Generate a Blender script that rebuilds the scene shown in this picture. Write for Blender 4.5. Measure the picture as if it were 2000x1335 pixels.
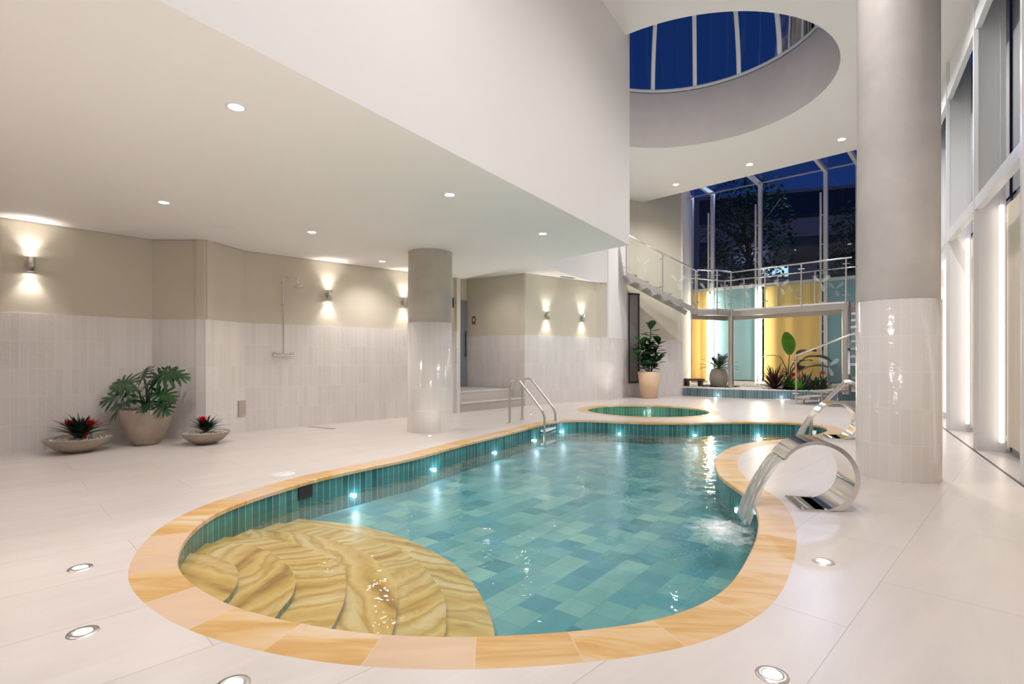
import bpy, bmesh, math, random
from mathutils import Vector, Matrix
from mathutils.geometry import tessellate_polygon
random.seed(7)
for o in list(bpy.data.objects): bpy.data.objects.remove(o)
scn = bpy.context.scene
COL = scn.collection
PI = math.pi
# ------------------------------------------------------------------ camera
F = 1035.0; H = 1.1; HOR = 698.0
cd = bpy.data.cameras.new('camera'); cam = bpy.data.objects.new('camera', cd); COL.objects.link(cam)
cd.sensor_width = 36; cd.lens = 36*F/2000; cd.shift_y = (HOR-667.5)/2000
cd.clip_start = .05; cd.clip_end = 300
cam.location = (0, 0, H); cam.rotation_euler = (PI/2, 0, 0)
scn.camera = cam
# ------------------------------------------------------------------ colour management, world
scn.view_settings.view_transform = 'Standard'; scn.view_settings.look = 'None'
scn.view_settings.gamma = 1; scn.view_settings.use_curve_mapping = False
scn.view_settings.exposure = 0.45
w = bpy.data.worlds.new('dusk'); scn.world = w; w.use_nodes = True
nt = w.node_tree; nt.nodes.clear()
out = nt.nodes.new('ShaderNodeOutputWorld'); bg = nt.nodes.new('ShaderNodeBackground')
tc = nt.nodes.new('ShaderNodeTexCoord'); sep = nt.nodes.new('ShaderNodeSeparateXYZ'); cr = nt.nodes.new('ShaderNodeValToRGB')
nt.links.new(tc.outputs['Generated'], sep.inputs[0]); nt.links.new(sep.outputs['Z'], cr.inputs[0])
cr.color_ramp.elements[0].position = 0.0; cr.color_ramp.elements[0].color = (.05, .045, .075, 1)
cr.color_ramp.elements[1].position = .55; cr.color_ramp.elements[1].color = (.004, .017, .075, 1)
e = cr.color_ramp.elements.new(.2); e.color = (.008, .024, .105, 1)
nt.links.new(cr.outputs[0], bg.inputs[0]); bg.inputs[1].default_value = 1.0
nt.links.new(bg.outputs[0], out.inputs[0])
# light levels
E_SOFFIT = 53; E_HIGH = 270; E_STRIP = 18; E_SCONCE = 2.2; E_DECK = 16; E_SPA = 70; E_DRUM = 45

def fp(px, py, z=0.0):            # point of the horizontal plane z under a photo pixel
    Y = (H-z)*F/(py-HOR); return Vector(((px-1000)*Y/F, Y, z))
def zat(py, Y): return H-(py-HOR)*Y/F
def onseg(px, A, B):              # where the sight line of a pixel column crosses the plan line A-B
    k = (px-1000)/F; dx, dy = B[0]-A[0], B[1]-A[1]
    t = (k*A[1]-A[0])/(dx-k*dy); return (A[0]+dx*t, A[1]+dy*t)

# ------------------------------------------------------------------ materials
def newmat(name):
    m = bpy.data.materials.new(name); m.use_nodes = True; t = m.node_tree
    b = t.nodes['Principled BSDF']; return m, t, b
def N(t, kind, **kw):
    n = t.nodes.new(kind)
    for k, v in kw.items():
        if k in n.inputs: n.inputs[k].default_value = v
        else: setattr(n, k, v)
    return n
def plain(name, c, rough=.5, metal=0, spec=.5, bump=0, bscale=30, var=0, vscale=3):
    m, t, b = newmat(name)
    b.inputs['Base Color'].default_value = (*c, 1); b.inputs['Roughness'].default_value = rough
    b.inputs['Metallic'].default_value = metal; b.inputs['Specular IOR Level'].default_value = spec
    co = N(t, 'ShaderNodeTexCoord')
    if var:
        n = N(t, 'ShaderNodeTexNoise', Scale=vscale, Detail=6.0, Roughness=.6); t.links.new(co.outputs['Object'], n.inputs['Vector'])
        r = N(t, 'ShaderNodeValToRGB'); t.links.new(n.outputs['Fac'], r.inputs[0])
        r.color_ramp.elements[0].position = .3; r.color_ramp.elements[1].position = .7
        r.color_ramp.elements[0].color = (*[x*(1-var) for x in c], 1); r.color_ramp.elements[1].color = (*[min(1, x*(1+var)) for x in c], 1)
        t.links.new(r.outputs[0], b.inputs['Base Color'])
    if bump:
        n = N(t, 'ShaderNodeTexNoise', Scale=bscale, Detail=3.0); t.links.new(co.outputs['Object'], n.inputs['Vector'])
        u = N(t, 'ShaderNodeBump', Strength=bump, Distance=.01); t.links.new(n.outputs['Fac'], u.inputs['Height']); t.links.new(u.outputs[0], b.inputs['Normal'])
    return m
def brickmat(name, c1, c2, mortar, bw, rh, offs=0.0, ms=.003, rough=.2, rot=0, coord='UV', bump=.25, wave=0, stain=0, cramp=None, spec=.5):
    m, t, b = newmat(name)
    co = N(t, 'ShaderNodeTexCoord'); mp = N(t, 'ShaderNodeMapping'); mp.inputs['Rotation'].default_value = (0, 0, rot)
    t.links.new(co.outputs[coord], mp.inputs[0])
    br = N(t, 'ShaderNodeTexBrick'); br.offset = offs; br.squash = 1
    for k, v in (('Scale', 1.0), ('Mortar Size', ms), ('Mortar Smooth', .3), ('Bias', 0.0), ('Brick Width', bw), ('Row Height', rh)): br.inputs[k].default_value = v
    br.inputs['Color1'].default_value = (0, 0, 0, 1) if cramp else (*c1, 1)
    br.inputs['Color2'].default_value = (1, 1, 1, 1) if cramp else (*c2, 1)
    br.inputs['Mortar'].default_value = (*mortar, 1)
    t.links.new(mp.outputs[0], br.inputs['Vector'])
    src = br.outputs['Color']
    if cramp:
        r = N(t, 'ShaderNodeValToRGB'); t.links.new(src, r.inputs[0]); els = r.color_ramp.elements
        for i, c in enumerate(cramp):
            e = els[i] if i < 2 else els.new(.5)
            e.color = (*c, 1)
        for i, e in enumerate(els): e.position = i/(len(cramp)-1)
        mx0 = N(t, 'ShaderNodeMix', data_type='RGBA'); t.links.new(br.outputs['Fac'], mx0.inputs['Factor'])
        t.links.new(r.outputs[0], mx0.inputs['A']); mx0.inputs['B'].default_value = (*mortar, 1); src = mx0.outputs['Result']
    if stain:
        n = N(t, 'ShaderNodeTexNoise', Scale=2.2, Detail=8.0, Roughness=.65, Distortion=.6)
        mp2 = N(t, 'ShaderNodeMapping'); mp2.inputs['Scale'].default_value = (.6, 3, 1)
        t.links.new(mp.outputs[0], mp2.inputs[0]); t.links.new(mp2.outputs[0], n.inputs['Vector'])
        mr = N(t, 'ShaderNodeMapRange'); mr.inputs['From Min'].default_value = .3; mr.inputs['From Max'].default_value = .7
        mr.inputs['To Min'].default_value = 1-stain; mr.inputs['To Max'].default_value = 1.0
        t.links.new(n.outputs['Fac'], mr.inputs['Value'])
        mx = N(t, 'ShaderNodeMix', data_type='RGBA', blend_type='MULTIPLY'); mx.inputs['Factor'].default_value = 1
        t.links.new(src, mx.inputs['A']); t.links.new(mr.outputs[0], mx.inputs['B']); src = mx.outputs['Result']
    t.links.new(src, b.inputs['Base Color'])
    b.inputs['Roughness'].default_value = rough; b.inputs['Specular IOR Level'].default_value = spec
    bp = N(t, 'ShaderNodeBump', Strength=bump, Distance=.004, invert=True); t.links.new(br.outputs['Fac'], bp.inputs['Height'])
    last = bp
    if wave:
        n2 = N(t, 'ShaderNodeTexNoise', Scale=22.0, Detail=2.0); t.links.new(co.outputs[coord], n2.inputs['Vector'])
        b2 = N(t, 'ShaderNodeBump', Strength=wave, Distance=.01); t.links.new(n2.outputs['Fac'], b2.inputs['Height']); t.links.new(bp.outputs[0], b2.inputs['Normal']); last = b2
    t.links.new(last.outputs[0], b.inputs['Normal'])
    return m
def emis(name, c, s):
    m, t, b = newmat(name); b.inputs['Base Color'].default_value = (*c, 1)
    b.inputs['Emission Color'].default_value = (*c, 1); b.inputs['Emission Strength'].default_value = s; return m
def seethrough(name, tint=(1, 1, 1), rough=.01, ior=1.33, bump=0, bscale=6, body=None, bodyfac=0, stretch=(1, 1, 1)):
    m = bpy.data.materials.new(name); m.use_nodes = True; t = m.node_tree; t.nodes.clear()
    o = N(t, 'ShaderNodeOutputMaterial'); g = N(t, 'ShaderNodeBsdfGlossy'); g.inputs['Roughness'].default_value = rough
    tr = N(t, 'ShaderNodeBsdfTransparent'); tr.inputs[0].default_value = (*tint, 1)
    fr = N(t, 'ShaderNodeFresnel'); fr.inputs['IOR'].default_value = ior
    mix = N(t, 'ShaderNodeMixShader'); t.links.new(fr.outputs[0], mix.inputs[0]); t.links.new(g.outputs[0], mix.inputs[2])
    if body:
        d = N(t, 'ShaderNodeBsdfDiffuse'); d.inputs[0].default_value = (*body, 1)
        m2 = N(t, 'ShaderNodeMixShader'); m2.inputs[0].default_value = bodyfac
        t.links.new(tr.outputs[0], m2.inputs[1]); t.links.new(d.outputs[0], m2.inputs[2]); t.links.new(m2.outputs[0], mix.inputs[1])
    else: t.links.new(tr.outputs[0], mix.inputs[1])
    if bump:
        co = N(t, 'ShaderNodeTexCoord'); mp = N(t, 'ShaderNodeMapping'); mp.inputs['Scale'].default_value = stretch
        n = N(t, 'ShaderNodeTexNoise', Scale=bscale, Detail=3.0, Roughness=.55, Distortion=.4)
        t.links.new(co.outputs['Object'], mp.inputs[0]); t.links.new(mp.outputs[0], n.inputs['Vector'])
        bp = N(t, 'ShaderNodeBump', Strength=bump, Distance=.02); t.links.new(n.outputs['Fac'], bp.inputs['Height'])
        t.links.new(bp.outputs[0], g.inputs['Normal']); t.links.new(bp.outputs[0], fr.inputs['Normal'])
    t.links.new(mix.outputs[0], o.inputs[0]); return m
def stone(name, cramp, scale, along=0, rough=.35, cell=.42):
    # sandstone with flowing veins; with along>0 the UV u is cut into blocks of that length with their own tint
    m, t, b = newmat(name); co = N(t, 'ShaderNodeTexCoord')
    n = N(t, 'ShaderNodeTexNoise', Scale=scale, Detail=4.0, Roughness=.55, Distortion=1.2)
    src = co.outputs['Object']
    if along:
        s = N(t, 'ShaderNodeSeparateXYZ'); t.links.new(co.outputs['UV'], s.inputs[0])
        dv = N(t, 'ShaderNodeMath', operation='DIVIDE'); dv.inputs[1].default_value = along; t.links.new(s.outputs['X'], dv.inputs[0])
        fl = N(t, 'ShaderNodeMath', operation='FLOOR'); t.links.new(dv.outputs[0], fl.inputs[0])
        fc = N(t, 'ShaderNodeMath', operation='FRACT'); t.links.new(dv.outputs[0], fc.inputs[0])
        wn = N(t, 'ShaderNodeTexWhiteNoise', noise_dimensions='1D'); t.links.new(fl.outputs[0], wn.inputs['W'])
        ad = N(t, 'ShaderNodeVectorMath', operation='MULTIPLY_ADD'); t.links.new(wn.outputs['Color'], ad.inputs[0]); ad.inputs[1].default_value = (20, 20, 20); t.links.new(co.outputs['Object'], ad.inputs[2])
        src = ad.outputs[0]
    else: src = co.outputs['UV']
    mp = N(t, 'ShaderNodeMapping'); mp.inputs['Scale'].default_value = (.35, 1.6, 1); mp.inputs['Rotation'].default_value = (0, 0, .5)
    t.links.new(src, mp.inputs[0]); t.links.new(mp.outputs[0], n.inputs['Vector'])
    if along:
        mr = N(t, 'ShaderNodeMapRange'); t.links.new(wn.outputs['Value'], mr.inputs['Value']); mr.inputs['To Min'].default_value = -.3; mr.inputs['To Max'].default_value = .3
        a2 = N(t, 'ShaderNodeMath', operation='ADD'); t.links.new(n.outputs['Fac'], a2.inputs[0]); t.links.new(mr.outputs[0], a2.inputs[1]); fac = a2.outputs[0]
    else:
        wv = N(t, 'ShaderNodeTexWave', wave_type='BANDS', bands_direction='Y'); wv.inputs['Scale'].default_value = .9; wv.inputs['Distortion'].default_value = 5
        wv.inputs['Detail'].default_value = 4; wv.inputs['Detail Scale'].default_value = 1.1; wv.inputs['Detail Roughness'].default_value = .6; t.links.new(co.outputs['UV'], wv.inputs['Vector'])
        a2 = N(t, 'ShaderNodeMix', data_type='FLOAT'); a2.inputs['Factor'].default_value = .45; t.links.new(n.outputs['Fac'], a2.inputs['A']); t.links.new(wv.outputs['Fac'], a2.inputs['B']); fac = a2.outputs['Result']
    r = N(t, 'ShaderNodeValToRGB'); t.links.new(fac, r.inputs[0]); els = r.color_ramp.elements
    for i, (p, c) in enumerate(cramp):
        e = els[i] if i < 2 else els.new(p)
        e.position = p; e.color = (*c, 1)
    src = r.outputs[0]
    if along:
        # thin grout joint
        a = N(t, 'ShaderNodeMath', operation='LESS_THAN'); a.inputs[1].default_value = .011; t.links.new(fc.outputs[0], a.inputs[0])
        mx = N(t, 'ShaderNodeMix', data_type='RGBA'); t.links.new(a.outputs[0], mx.inputs['Factor']); t.links.new(src, mx.inputs['A']); mx.inputs['B'].default_value = (.72, .52, .33, 1); src = mx.outputs['Result']
    t.links.new(src, b.inputs['Base Color']); b.inputs['Roughness'].default_value = rough
    return m

M = {}
M['white'] = plain('white_paint', (.80, .775, .765), .6)
M['white2'] = plain('white_powder_coat', (.78, .78, .79), .35)
M['ceil'] = plain('ceiling_paint', (.86, .82, .785), .65)
M['beige'] = plain('beige_paint', (.64, .585, .475), .6, var=.02)
M['tile'] = brickmat('glazed_white_tile', (.725, .68, .65), (.785, .74, .715), (.84, .81, .79), .079, .324, ms=.0028, rough=.13, bump=.4, wave=.28)
M['plaster'] = plain('grey_plaster', (.56, .525, .50), .45, var=.10, vscale=2.2, bump=.1, bscale=8)
M['plaster2'] = plain('taupe_plaster', (.52, .475, .42), .45, var=.13, vscale=2.5, bump=.1, bscale=8)
M['drum'] = plain('warm_grey_plaster', (.74, .69, .655), .55, var=.06, vscale=1.2)
M['floor'] = brickmat('limestone_tile', (.695, .635, .60), (.735, .675, .64), (.50, .44, .40), 1.25, .56, offs=0.5, ms=.0022, rough=.30, rot=-PI/4, coord='Object', bump=.1, stain=.10)
teal = [(.02, .10, .105), (.03, .17, .17), (.055, .24, .235), (.04, .15, .165), (.09, .29, .27)]
M['teal'] = brickmat('teal_tile', (0, 0, 0), (1, 1, 1), (.50, .62, .60), .072, .36, ms=.0022, rough=.12, bump=.3, wave=.35, cramp=teal)
M['green'] = brickmat('green_tile', (0, 0, 0), (1, 1, 1), (.45, .6, .52), .072, .36, ms=.0025, rough=.12, bump=.3, wave=.2, cramp=[(.035, .15, .11), (.07, .23, .16), (.11, .28, .20), (.05, .17, .14), (.13, .33, .25)])
M['bluegrey'] = brickmat('grey_blue_tile', (0, 0, 0), (1, 1, 1), (.5, .56, .56), .072, .36, ms=.0025, rough=.15, bump=.3, wave=.2, cramp=[(.07, .14, .16), (.12, .20, .22), (.18, .27, .29), (.10, .17, .20)])
fl_teal = [(.06, .27, .33), (.13, .42, .43), (.24, .52, .49), (.09, .32, .42), (.34, .60, .52), (.12, .38, .47)]
M['poolfloor'] = brickmat('pool_floor_tile', (0, 0, 0), (1, 1, 1), (.13, .40, .40), .19, .19, offs=.5, ms=.003, rough=.4, rot=-PI/4-.12, coord='Object', bump=.05, stain=.25, cramp=fl_teal)
M['coping'] = stone('sandstone_coping', [(.1, (.66, .46, .30)), (.36, (.70, .50, .34)), (.50, (.68, .45, .19)), (.62, (.60, .34, .10)), (.72, (.68, .44, .18)), (.88, (.72, .57, .41))], 3.2, along=.37)
M['step'] = stone('veined_sandstone', [(.20, (.40, .19, .04)), (.32, (.70, .42, .10)), (.5, (.80, .56, .22)), (.64, (.60, .33, .06)), (.76, (.82, .61, .31))], 3.0)
M['steel'] = plain('polished_steel', (.72, .70, .68), .12, 1)
M['brushed'] = plain('brushed_steel', (.62, .59, .56), .32, 1)
M['dark'] = plain('dark_metal', (.03, .028, .027), .4)
M['black'] = plain('black_void', (.012, .013, .013), .7)
M['rubber'] = plain('white_tread', (.75, .77, .76), .4)
M['clay'] = plain('terracotta_glaze', (.70, .49, .32), .5, var=.05)
M['pot'] = plain('sand_concrete', (.40, .33, .26), .6, var=.12, vscale=6, bump=.1)
M['potgrey'] = plain('pale_concrete', (.47, .42, .37), .6, var=.06, vscale=6)
M['soil'] = plain('dark_mulch', (.035, .022, .015), .9, bump=.6, bscale=60)
M['pebble'] = plain('white_pebble', (.80, .77, .73), .5)
M['leaf'] = plain('dark_leaf', (.022, .075, .022), .35, var=.5, vscale=5)
M['leaf2'] = plain('mid_leaf', (.045, .16, .035), .35, var=.4, vscale=5)
M['leafbright'] = plain('bright_leaf', (.13, .40, .03), .35, var=.25, vscale=4)
M['leafpurple'] = plain('maroon_leaf', (.06, .016, .022), .35, var=.5, vscale=8)
M['leafblack'] = plain('dark_green_strap_leaf', (.015, .045, .025), .3, var=.4, vscale=8)
M['red'] = plain('red_bract', (.62, .012, .012), .4, var=.25, vscale=20)
M['orange'] = plain('orange_bract', (.70, .12, .04), .4, var=.2, vscale=20)
M['yellow'] = plain('yellow_croton_leaf', (.62, .42, .03), .4, var=.35, vscale=20)
M['bark'] = plain('bark', (.10, .065, .04), .8)
M['lamp'] = emis('lamp_face', (1, .96, .90), 42)
M['floorlamp'] = emis('floor_lamp_face', (1, .97, .93), 5)
M['poollamp'] = emis('pool_lamp_face', (.82, .93, 1), 9)
M['strip'] = emis('warm_strip', (1, .91, .76), E_STRIP)
M['stripr'] = emis('warm_white_strip', (1, .90, .80), 1.5)
M['curtain'] = plain('yellow_curtain', (.93, .65, .22), .7)
M['cream'] = plain('cream_blind', (.74, .66, .54), .7)
M['bluefilm'] = plain('blue_film', (.26, .46, .53), .25, var=.05, vscale=1)
M['silverbronze'] = plain('stair_tread_stone', (.58, .53, .48), .4)
M['brass'] = plain('brass', (.52, .38, .15), .3, 1)
M['greydoor'] = plain('grey_glass_door', (.22, .25, .28), .25)
M['greyblind'] = plain('grey_window_blind', (.22, .205, .185), .35)
M['glass'] = seethrough('clear_glass', (.93, .97, .96), .01, 1.38)
M['nightglass'] = seethrough('window_glass', (.80, .88, .98), .015, 1.45)
M['frost'] = seethrough('frosted_decal', (.9, .95, .95), .3, 1.4, body=(.85, .88, .86), bodyfac=.22)
M['water'] = seethrough('pool_water', (.93, .985, .98), .012, 1.33, bump=.42, bscale=5.0, body=(.35, .65, .65), bodyfac=.05)
M['spawater'] = seethrough('spa_water', (.88, .99, .95), .02, 1.33, bump=.5, bscale=9)
M['fall'] = seethrough('falling_water', (.98, 1, 1), .3, 1.12, bump=.6, bscale=30, body=(1, 1, 1), bodyfac=.58, stretch=(1, 1, .15))
M['foam'] = seethrough('foam', (.96, .99, 1), .2, 1.33, bump=1, bscale=40, body=(.88, .93, .95), bodyfac=.45)
M['bldg'] = plain('rendered_wall', (.20, .18, .22), .8)
M['bldgdark'] = plain('dark_glass', (.02, .025, .04), .2)

# ------------------------------------------------------------------ mesh builder
class MB:
    def __init__(s): s.v = []; s.f = []; s.uv = []; s.m = []; s.sm = []
    def add(s, vs, fs, uvs=None, mi=0, smooth=False):
        b = len(s.v); s.v += [tuple(p) for p in vs]
        for i, f in enumerate(fs):
            s.f.append([b+k for k in f]); s.m.append(mi); s.sm.append(smooth)
            s.uv.append(uvs[i] if uvs else [(0, 0)]*len(f))
    def quad(s, a, b, c, d, uv=None, mi=0, smooth=False): s.add([a, b, c, d], [(0, 1, 2, 3)], [uv] if uv else None, mi, smooth)
    def prism(s, poly, z0, z1, mi=0, side=None, bottom=True, top=True, bev=0):
        side = mi if side is None else side; n = len(poly)
        area = sum(poly[i][0]*poly[(i+1) % n][1]-poly[(i+1) % n][0]*poly[i][1] for i in range(n))
        if area < 0: poly = poly[::-1]
        L = 0
        for i in range(n):
            a = poly[i]; b = poly[(i+1) % n]; d = math.hypot(b[0]-a[0], b[1]-a[1])
            s.quad((a[0], a[1], z0), (b[0], b[1], z0), (b[0], b[1], z1), (a[0], a[1], z1), [(L, z0), (L+d, z0), (L+d, z1), (L, z1)], side); L += d
        tri = tessellate_polygon([[Vector((p[0], p[1], 0)) for p in poly]])
        for t in tri:
            a, b, c = (poly[k] for k in t)
            if (b[0]-a[0])*(c[1]-a[1])-(b[1]-a[1])*(c[0]-a[0]) < 0: t = t[::-1]; a, b, c = (poly[k] for k in t)
            if top: s.add([(*a[:2], z1), (*b[:2], z1), (*c[:2], z1)], [(0, 1, 2)], [[a[:2], b[:2], c[:2]]], mi)
            if bottom: s.add([(*c[:2], z0), (*b[:2], z0), (*a[:2], z0)], [(0, 1, 2)], [[c[:2], b[:2], a[:2]]], mi)
    def box(s, c, d, rz=0, mi=0, tilt=None):
        hx, hy, hz = d[0]/2, d[1]/2, d[2]/2
        R = Matrix.Rotation(rz, 3, 'Z')
        if tilt is not None: R = R @ tilt
        P = [Vector(c)+R @ Vector((sx*hx, sy*hy, sz*hz)) for sx in (-1, 1) for sy in (-1, 1) for sz in (-1, 1)]
        s.add(P, [(0, 1, 3, 2), (4, 6, 7, 5), (0, 4, 5, 1), (2, 3, 7, 6), (0, 2, 6, 4), (1, 5, 7, 3)], None, mi)
    def bar(s, a, b, w, h, mi=0):   # rectangular bar between two points
        a, b = Vector(a), Vector(b); d = (b-a).normalized(); up = Vector((0, 0, 1))
        if abs(d.z) > .98: up = Vector((0, 1, 0))
        x = d.cross(up).normalized(); y = x.cross(d).normalized(); P = []
        for p in (a, b):
            for (i, j) in ((-1, -1), (1, -1), (1, 1), (-1, 1)): P.append(p+x*i*w/2+y*j*h/2)
        s.add(P, [(3, 2, 1, 0), (4, 5, 6, 7), (0, 1, 5, 4), (1, 2, 6, 5), (2, 3, 7, 6), (3, 0, 4, 7)], None, mi)
    def tube(s, pts, r, n=10, mi=0, caps=True):
        pts = [Vector(p) for p in pts]; rr = r if isinstance(r, (list, tuple)) else [r]*len(pts)
        d0 = (pts[1]-pts[0]).normalized(); ref = Vector((0, 0, 1)) if abs(d0.z) < .9 else Vector((1, 0, 0))
        x = d0.cross(ref).normalized(); vs = []
        for i, p in enumerate(pts):
            d = (pts[min(i+1, len(pts)-1)]-pts[max(i-1, 0)]).normalized()
            x = (x-d*x.dot(d)).normalized(); y = d.cross(x)
            vs += [p+(x*math.cos(2*PI*k/n)+y*math.sin(2*PI*k/n))*rr[i] for k in range(n)]
        fs = [(i*n+k, i*n+(k+1) % n, (i+1)*n+(k+1) % n, (i+1)*n+k) for i in range(len(pts)-1) for k in range(n)]
        s.add(vs, fs, None, mi, True)
        if caps: s.add(vs[:n][::-1], [tuple(range(n))], None, mi); s.add(vs[-n:], [tuple(range(n))], None, mi)
    def lathe(s, c, prof, n=40, mi=0, sx=1, sy=1, smooth=True, uvr=None):
        vs = []; uvs = []
        for (r, z) in prof:
            for k in range(n): vs.append((c[0]+r*sx*math.cos(2*PI*k/n), c[1]+r*sy*math.sin(2*PI*k/n), c[2]+z))
        fs = []
        for i in range(len(prof)-1):
            for k in range(n):
                fs.append((i*n+k, i*n+(k+1) % n, (i+1)*n+(k+1) % n, (i+1)*n+k))
                R = uvr or prof[i][0]; u0 = 2*PI*k/n*R; u1 = 2*PI*(k+1)/n*R
                uvs.append([(u0, c[2]+prof[i][1]), (u1, c[2]+prof[i][1]), (u1, c[2]+prof[i+1][1]), (u0, c[2]+prof[i+1][1])])
        s.add(vs, fs, uvs, mi, smooth)
    def disc(s, c, r, n=28, mi=0, down=False):
        vs = [(c[0]+r*math.cos(2*PI*k/n), c[1]+r*math.sin(2*PI*k/n), c[2]) for k in range(n)]
        if down: vs = vs[::-1]
        s.add(vs, [tuple(range(n))], None, mi)
    def rock(s, c, r, mi=0):
        rx, ry, rz = r*random.uniform(.8, 1.3), r*random.uniform(.8, 1.3), r*random.uniform(.5, .8); a = random.random()*PI
        vs = []
        for (t, zz) in ((.55, -.8), (1, 0), (.6, .8)):
            for k in range(6):
                th = a+k*PI/3; vs.append((c[0]+rx*t*math.cos(th), c[1]+ry*t*math.sin(th), c[2]+rz*zz))
        fs = [(i*6+k, i*6+(k+1) % 6, i*6+6+(k+1) % 6, i*6+6+k) for i in (0, 1) for k in range(6)]+[tuple(range(12, 18))]
        s.add(vs, fs, None, mi, True)
    def build(s, name, mats, parent=None):
        me = bpy.data.meshes.new(name); me.from_pydata(s.v, [], s.f)
        for m in (mats if isinstance(mats, (list, tuple)) else [mats]): me.materials.append(m)
        uvl = me.uv_layers.new(name='UVMap'); k = 0; flat = []
        for u in s.uv:
            for p in u: flat += [p[0], p[1]]
        uvl.data.foreach_set('uv', flat)
        me.polygons.foreach_set('material_index', s.m); me.polygons.foreach_set('use_smooth', s.sm); me.update()
        o = bpy.data.objects.new(name, me); COL.objects.link(o)
        if parent:
            o.parent = parent; o.matrix_parent_inverse = Matrix.Translation(parent.location).inverted() @ Matrix.Identity(4) if parent.rotation_euler.z == 0 else (Matrix.Translation(parent.location) @ Matrix.Rotation(parent.rotation_euler.z, 4, 'Z')).inverted()
        return o
def tag(o, label=None, cat=None, group=None, kind=None):
    if label: o['label'] = label
    if cat: o['category'] = cat
    if group: o['group'] = group
    if kind: o['kind'] = kind
    return o
def empty(name, loc, label=None, cat=None, group=None, kind=None):
    o = bpy.data.objects.new(name, None); COL.objects.link(o); o.location = loc; o.empty_display_size = .1
    return tag(o, label, cat, group, kind)
def copy_tree(o, parent=None):
    c = o.copy(); COL.objects.link(c)
    if parent: c.parent = parent
    for ch in [x for x in bpy.data.objects if x.parent == o]: copy_tree(ch, c)
    return c
def tess_holes(loops):
    """triangles of an outer loop with hole loops"""
    vl = [[Vector((p[0], p[1], 0)) for p in l] for l in loops]
    flat = [p for l in loops for p in l]
    out = []
    for t in tessellate_polygon(vl):
        a, b, c = (flat[k] for k in t)
        if (b[0]-a[0])*(c[1]-a[1])-(b[1]-a[1])*(c[0]-a[0]) < 0: t = t[::-1]
        out.append(tuple(t))
    return flat, out

# ------------------------------------------------------------------ plan of the place
AX = Vector((.631, 1)).normalized()                 # direction of the long side
CEIL = 2.69; TILE = 1.62; HIGH = 5.57; PASS = 3.03
A0 = (1.66, 7.48)                                   # free corner of the low ceiling
Ab = (A0[0]-.631*11.98, -4.5)
Pm = (-9.5, 2.31); P0 = (-5.80, 6.01); P1 = (-4.86, 7.15); P2 = (-4.13, 7.15); P3 = (-3.98, 7.90); P5 = (-1.04, 10.65)
Q0 = (-1.12, 13.12); Q1 = (.29, 12.09); Q2 = (2.17, 13.62); Q3 = (2.48, 13.70); R0 = (3.29, 15.0); R1 = (3.62, 15.15); R2 = (4.99, 15.5); R3 = (6.5, 19.2)
G1 = (10.75, 15.35)                                 # right end of the garden glass wall
def wl(y): return (4.4+.631*(y-4.55), y)            # inner line of the right window wall

# pool outline traced in plan
inner_px = [(339, 1098), (345.5, 1072), (361, 1045), (388, 1020), (422, 999), (469, 980), (519, 963), (576, 946), (615, 934.5), (730, 909), (807, 893), (900, 867.5), (954, 854.4), (1008, 841), (1035, 833.6), (1062, 827), (1089, 822.3), (1116, 820.3), (1170, 821.3), (1251, 824.7), (1332, 825.5), (1386, 824.4), (1440, 823.7), (1522, 824.5), (1572, 826.8), (1606, 831.7), (1619, 838.7), (1606, 846), (1572, 853.0), (1522, 858.4), (1473, 863.6), (1438, 871), (1411, 883), (1399, 898), (1400, 913), (1410, 930), (1437, 950), (1458, 963.5), (1473, 978), (1482, 997), (1486, 1018), (1482, 1051), (1467, 1086), (1446, 1123), (1418, 1155), (1372, 1183.5), (1320, 1203.8), (1250, 1220.5), (1145, 1234), (1040, 1242), (935, 1247), (830, 1247), (692, 1238), (576, 1219), (499, 1201.5), (445, 1184), (395, 1159), (357, 1131), (342, 1112)]
raw = [fp(a, b).to_2d() for a, b in inner_px]
def spline(pts, closed=True, sub=8):
    n = len(pts); o = []
    for i in range(n if closed else n-1):
        p = [pts[(i+k) % n] if closed else pts[min(max(i+k, 0), n-1)] for k in (-1, 0, 1, 2)]
        for j in range(sub):
            t = j/sub; o.append(.5*((2*p[1])+(p[2]-p[0])*t+(2*p[0]-5*p[1]+4*p[2]-p[3])*t*t+(3*p[1]-p[0]-3*p[2]+p[3])*t**3))
    if not closed: o.append(pts[-1])
    return o
def resample(pts, step, closed=True):
    q = pts+[pts[0]] if closed else pts; acc = [0]
    for i in range(1, len(q)): acc.append(acc[-1]+(q[i]-q[i-1]).length)
    n = max(3, int(acc[-1]/step)); o = []; j = 0
    for k in range(n if closed else n+1):
        s = acc[-1]*k/n
        while j < len(acc)-2 and acc[j+1] < s: j += 1
        t = (s-acc[j])/max(1e-9, acc[j+1]-acc[j]); o.append(q[j].lerp(q[j+1], t))
    return o, acc[-1]
pool, plen = resample(spline(raw), .06)
for _ in range(6):
    pool = [(pool[i-1]+pool[i]*2+pool[(i+1) % len(pool)])/4 for i in range(len(pool))]
area = sum(pool[i].x*pool[(i+1) % len(pool)].y-pool[(i+1) % len(pool)].x*pool[i].y for i in range(len(pool)))
if area < 0: pool = pool[::-1]
def offset(loop, d):       # outward for counter-clockwise loops, normals averaged over a window
    n = len(loop); o = []
    for i in range(n):
        t = (loop[(i+2) % n]-loop[i-2]).normalized(); o.append(loop[i]+Vector((t.y, -t.x))*d)
    return o
CW = .205
pool_out = offset(pool, CW)
for _ in range(4): pool_out = [(pool_out[i-1]+pool_out[i]*2+pool_out[(i+1) % len(pool)])/4 for i in range(len(pool))]
SPC = Vector((2.80, 11.03)); SPR = 1.24
spa = [SPC+Vector((math.cos(2*PI*k/96), math.sin(2*PI*k/96)))*SPR for k in range(96)]
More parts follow.
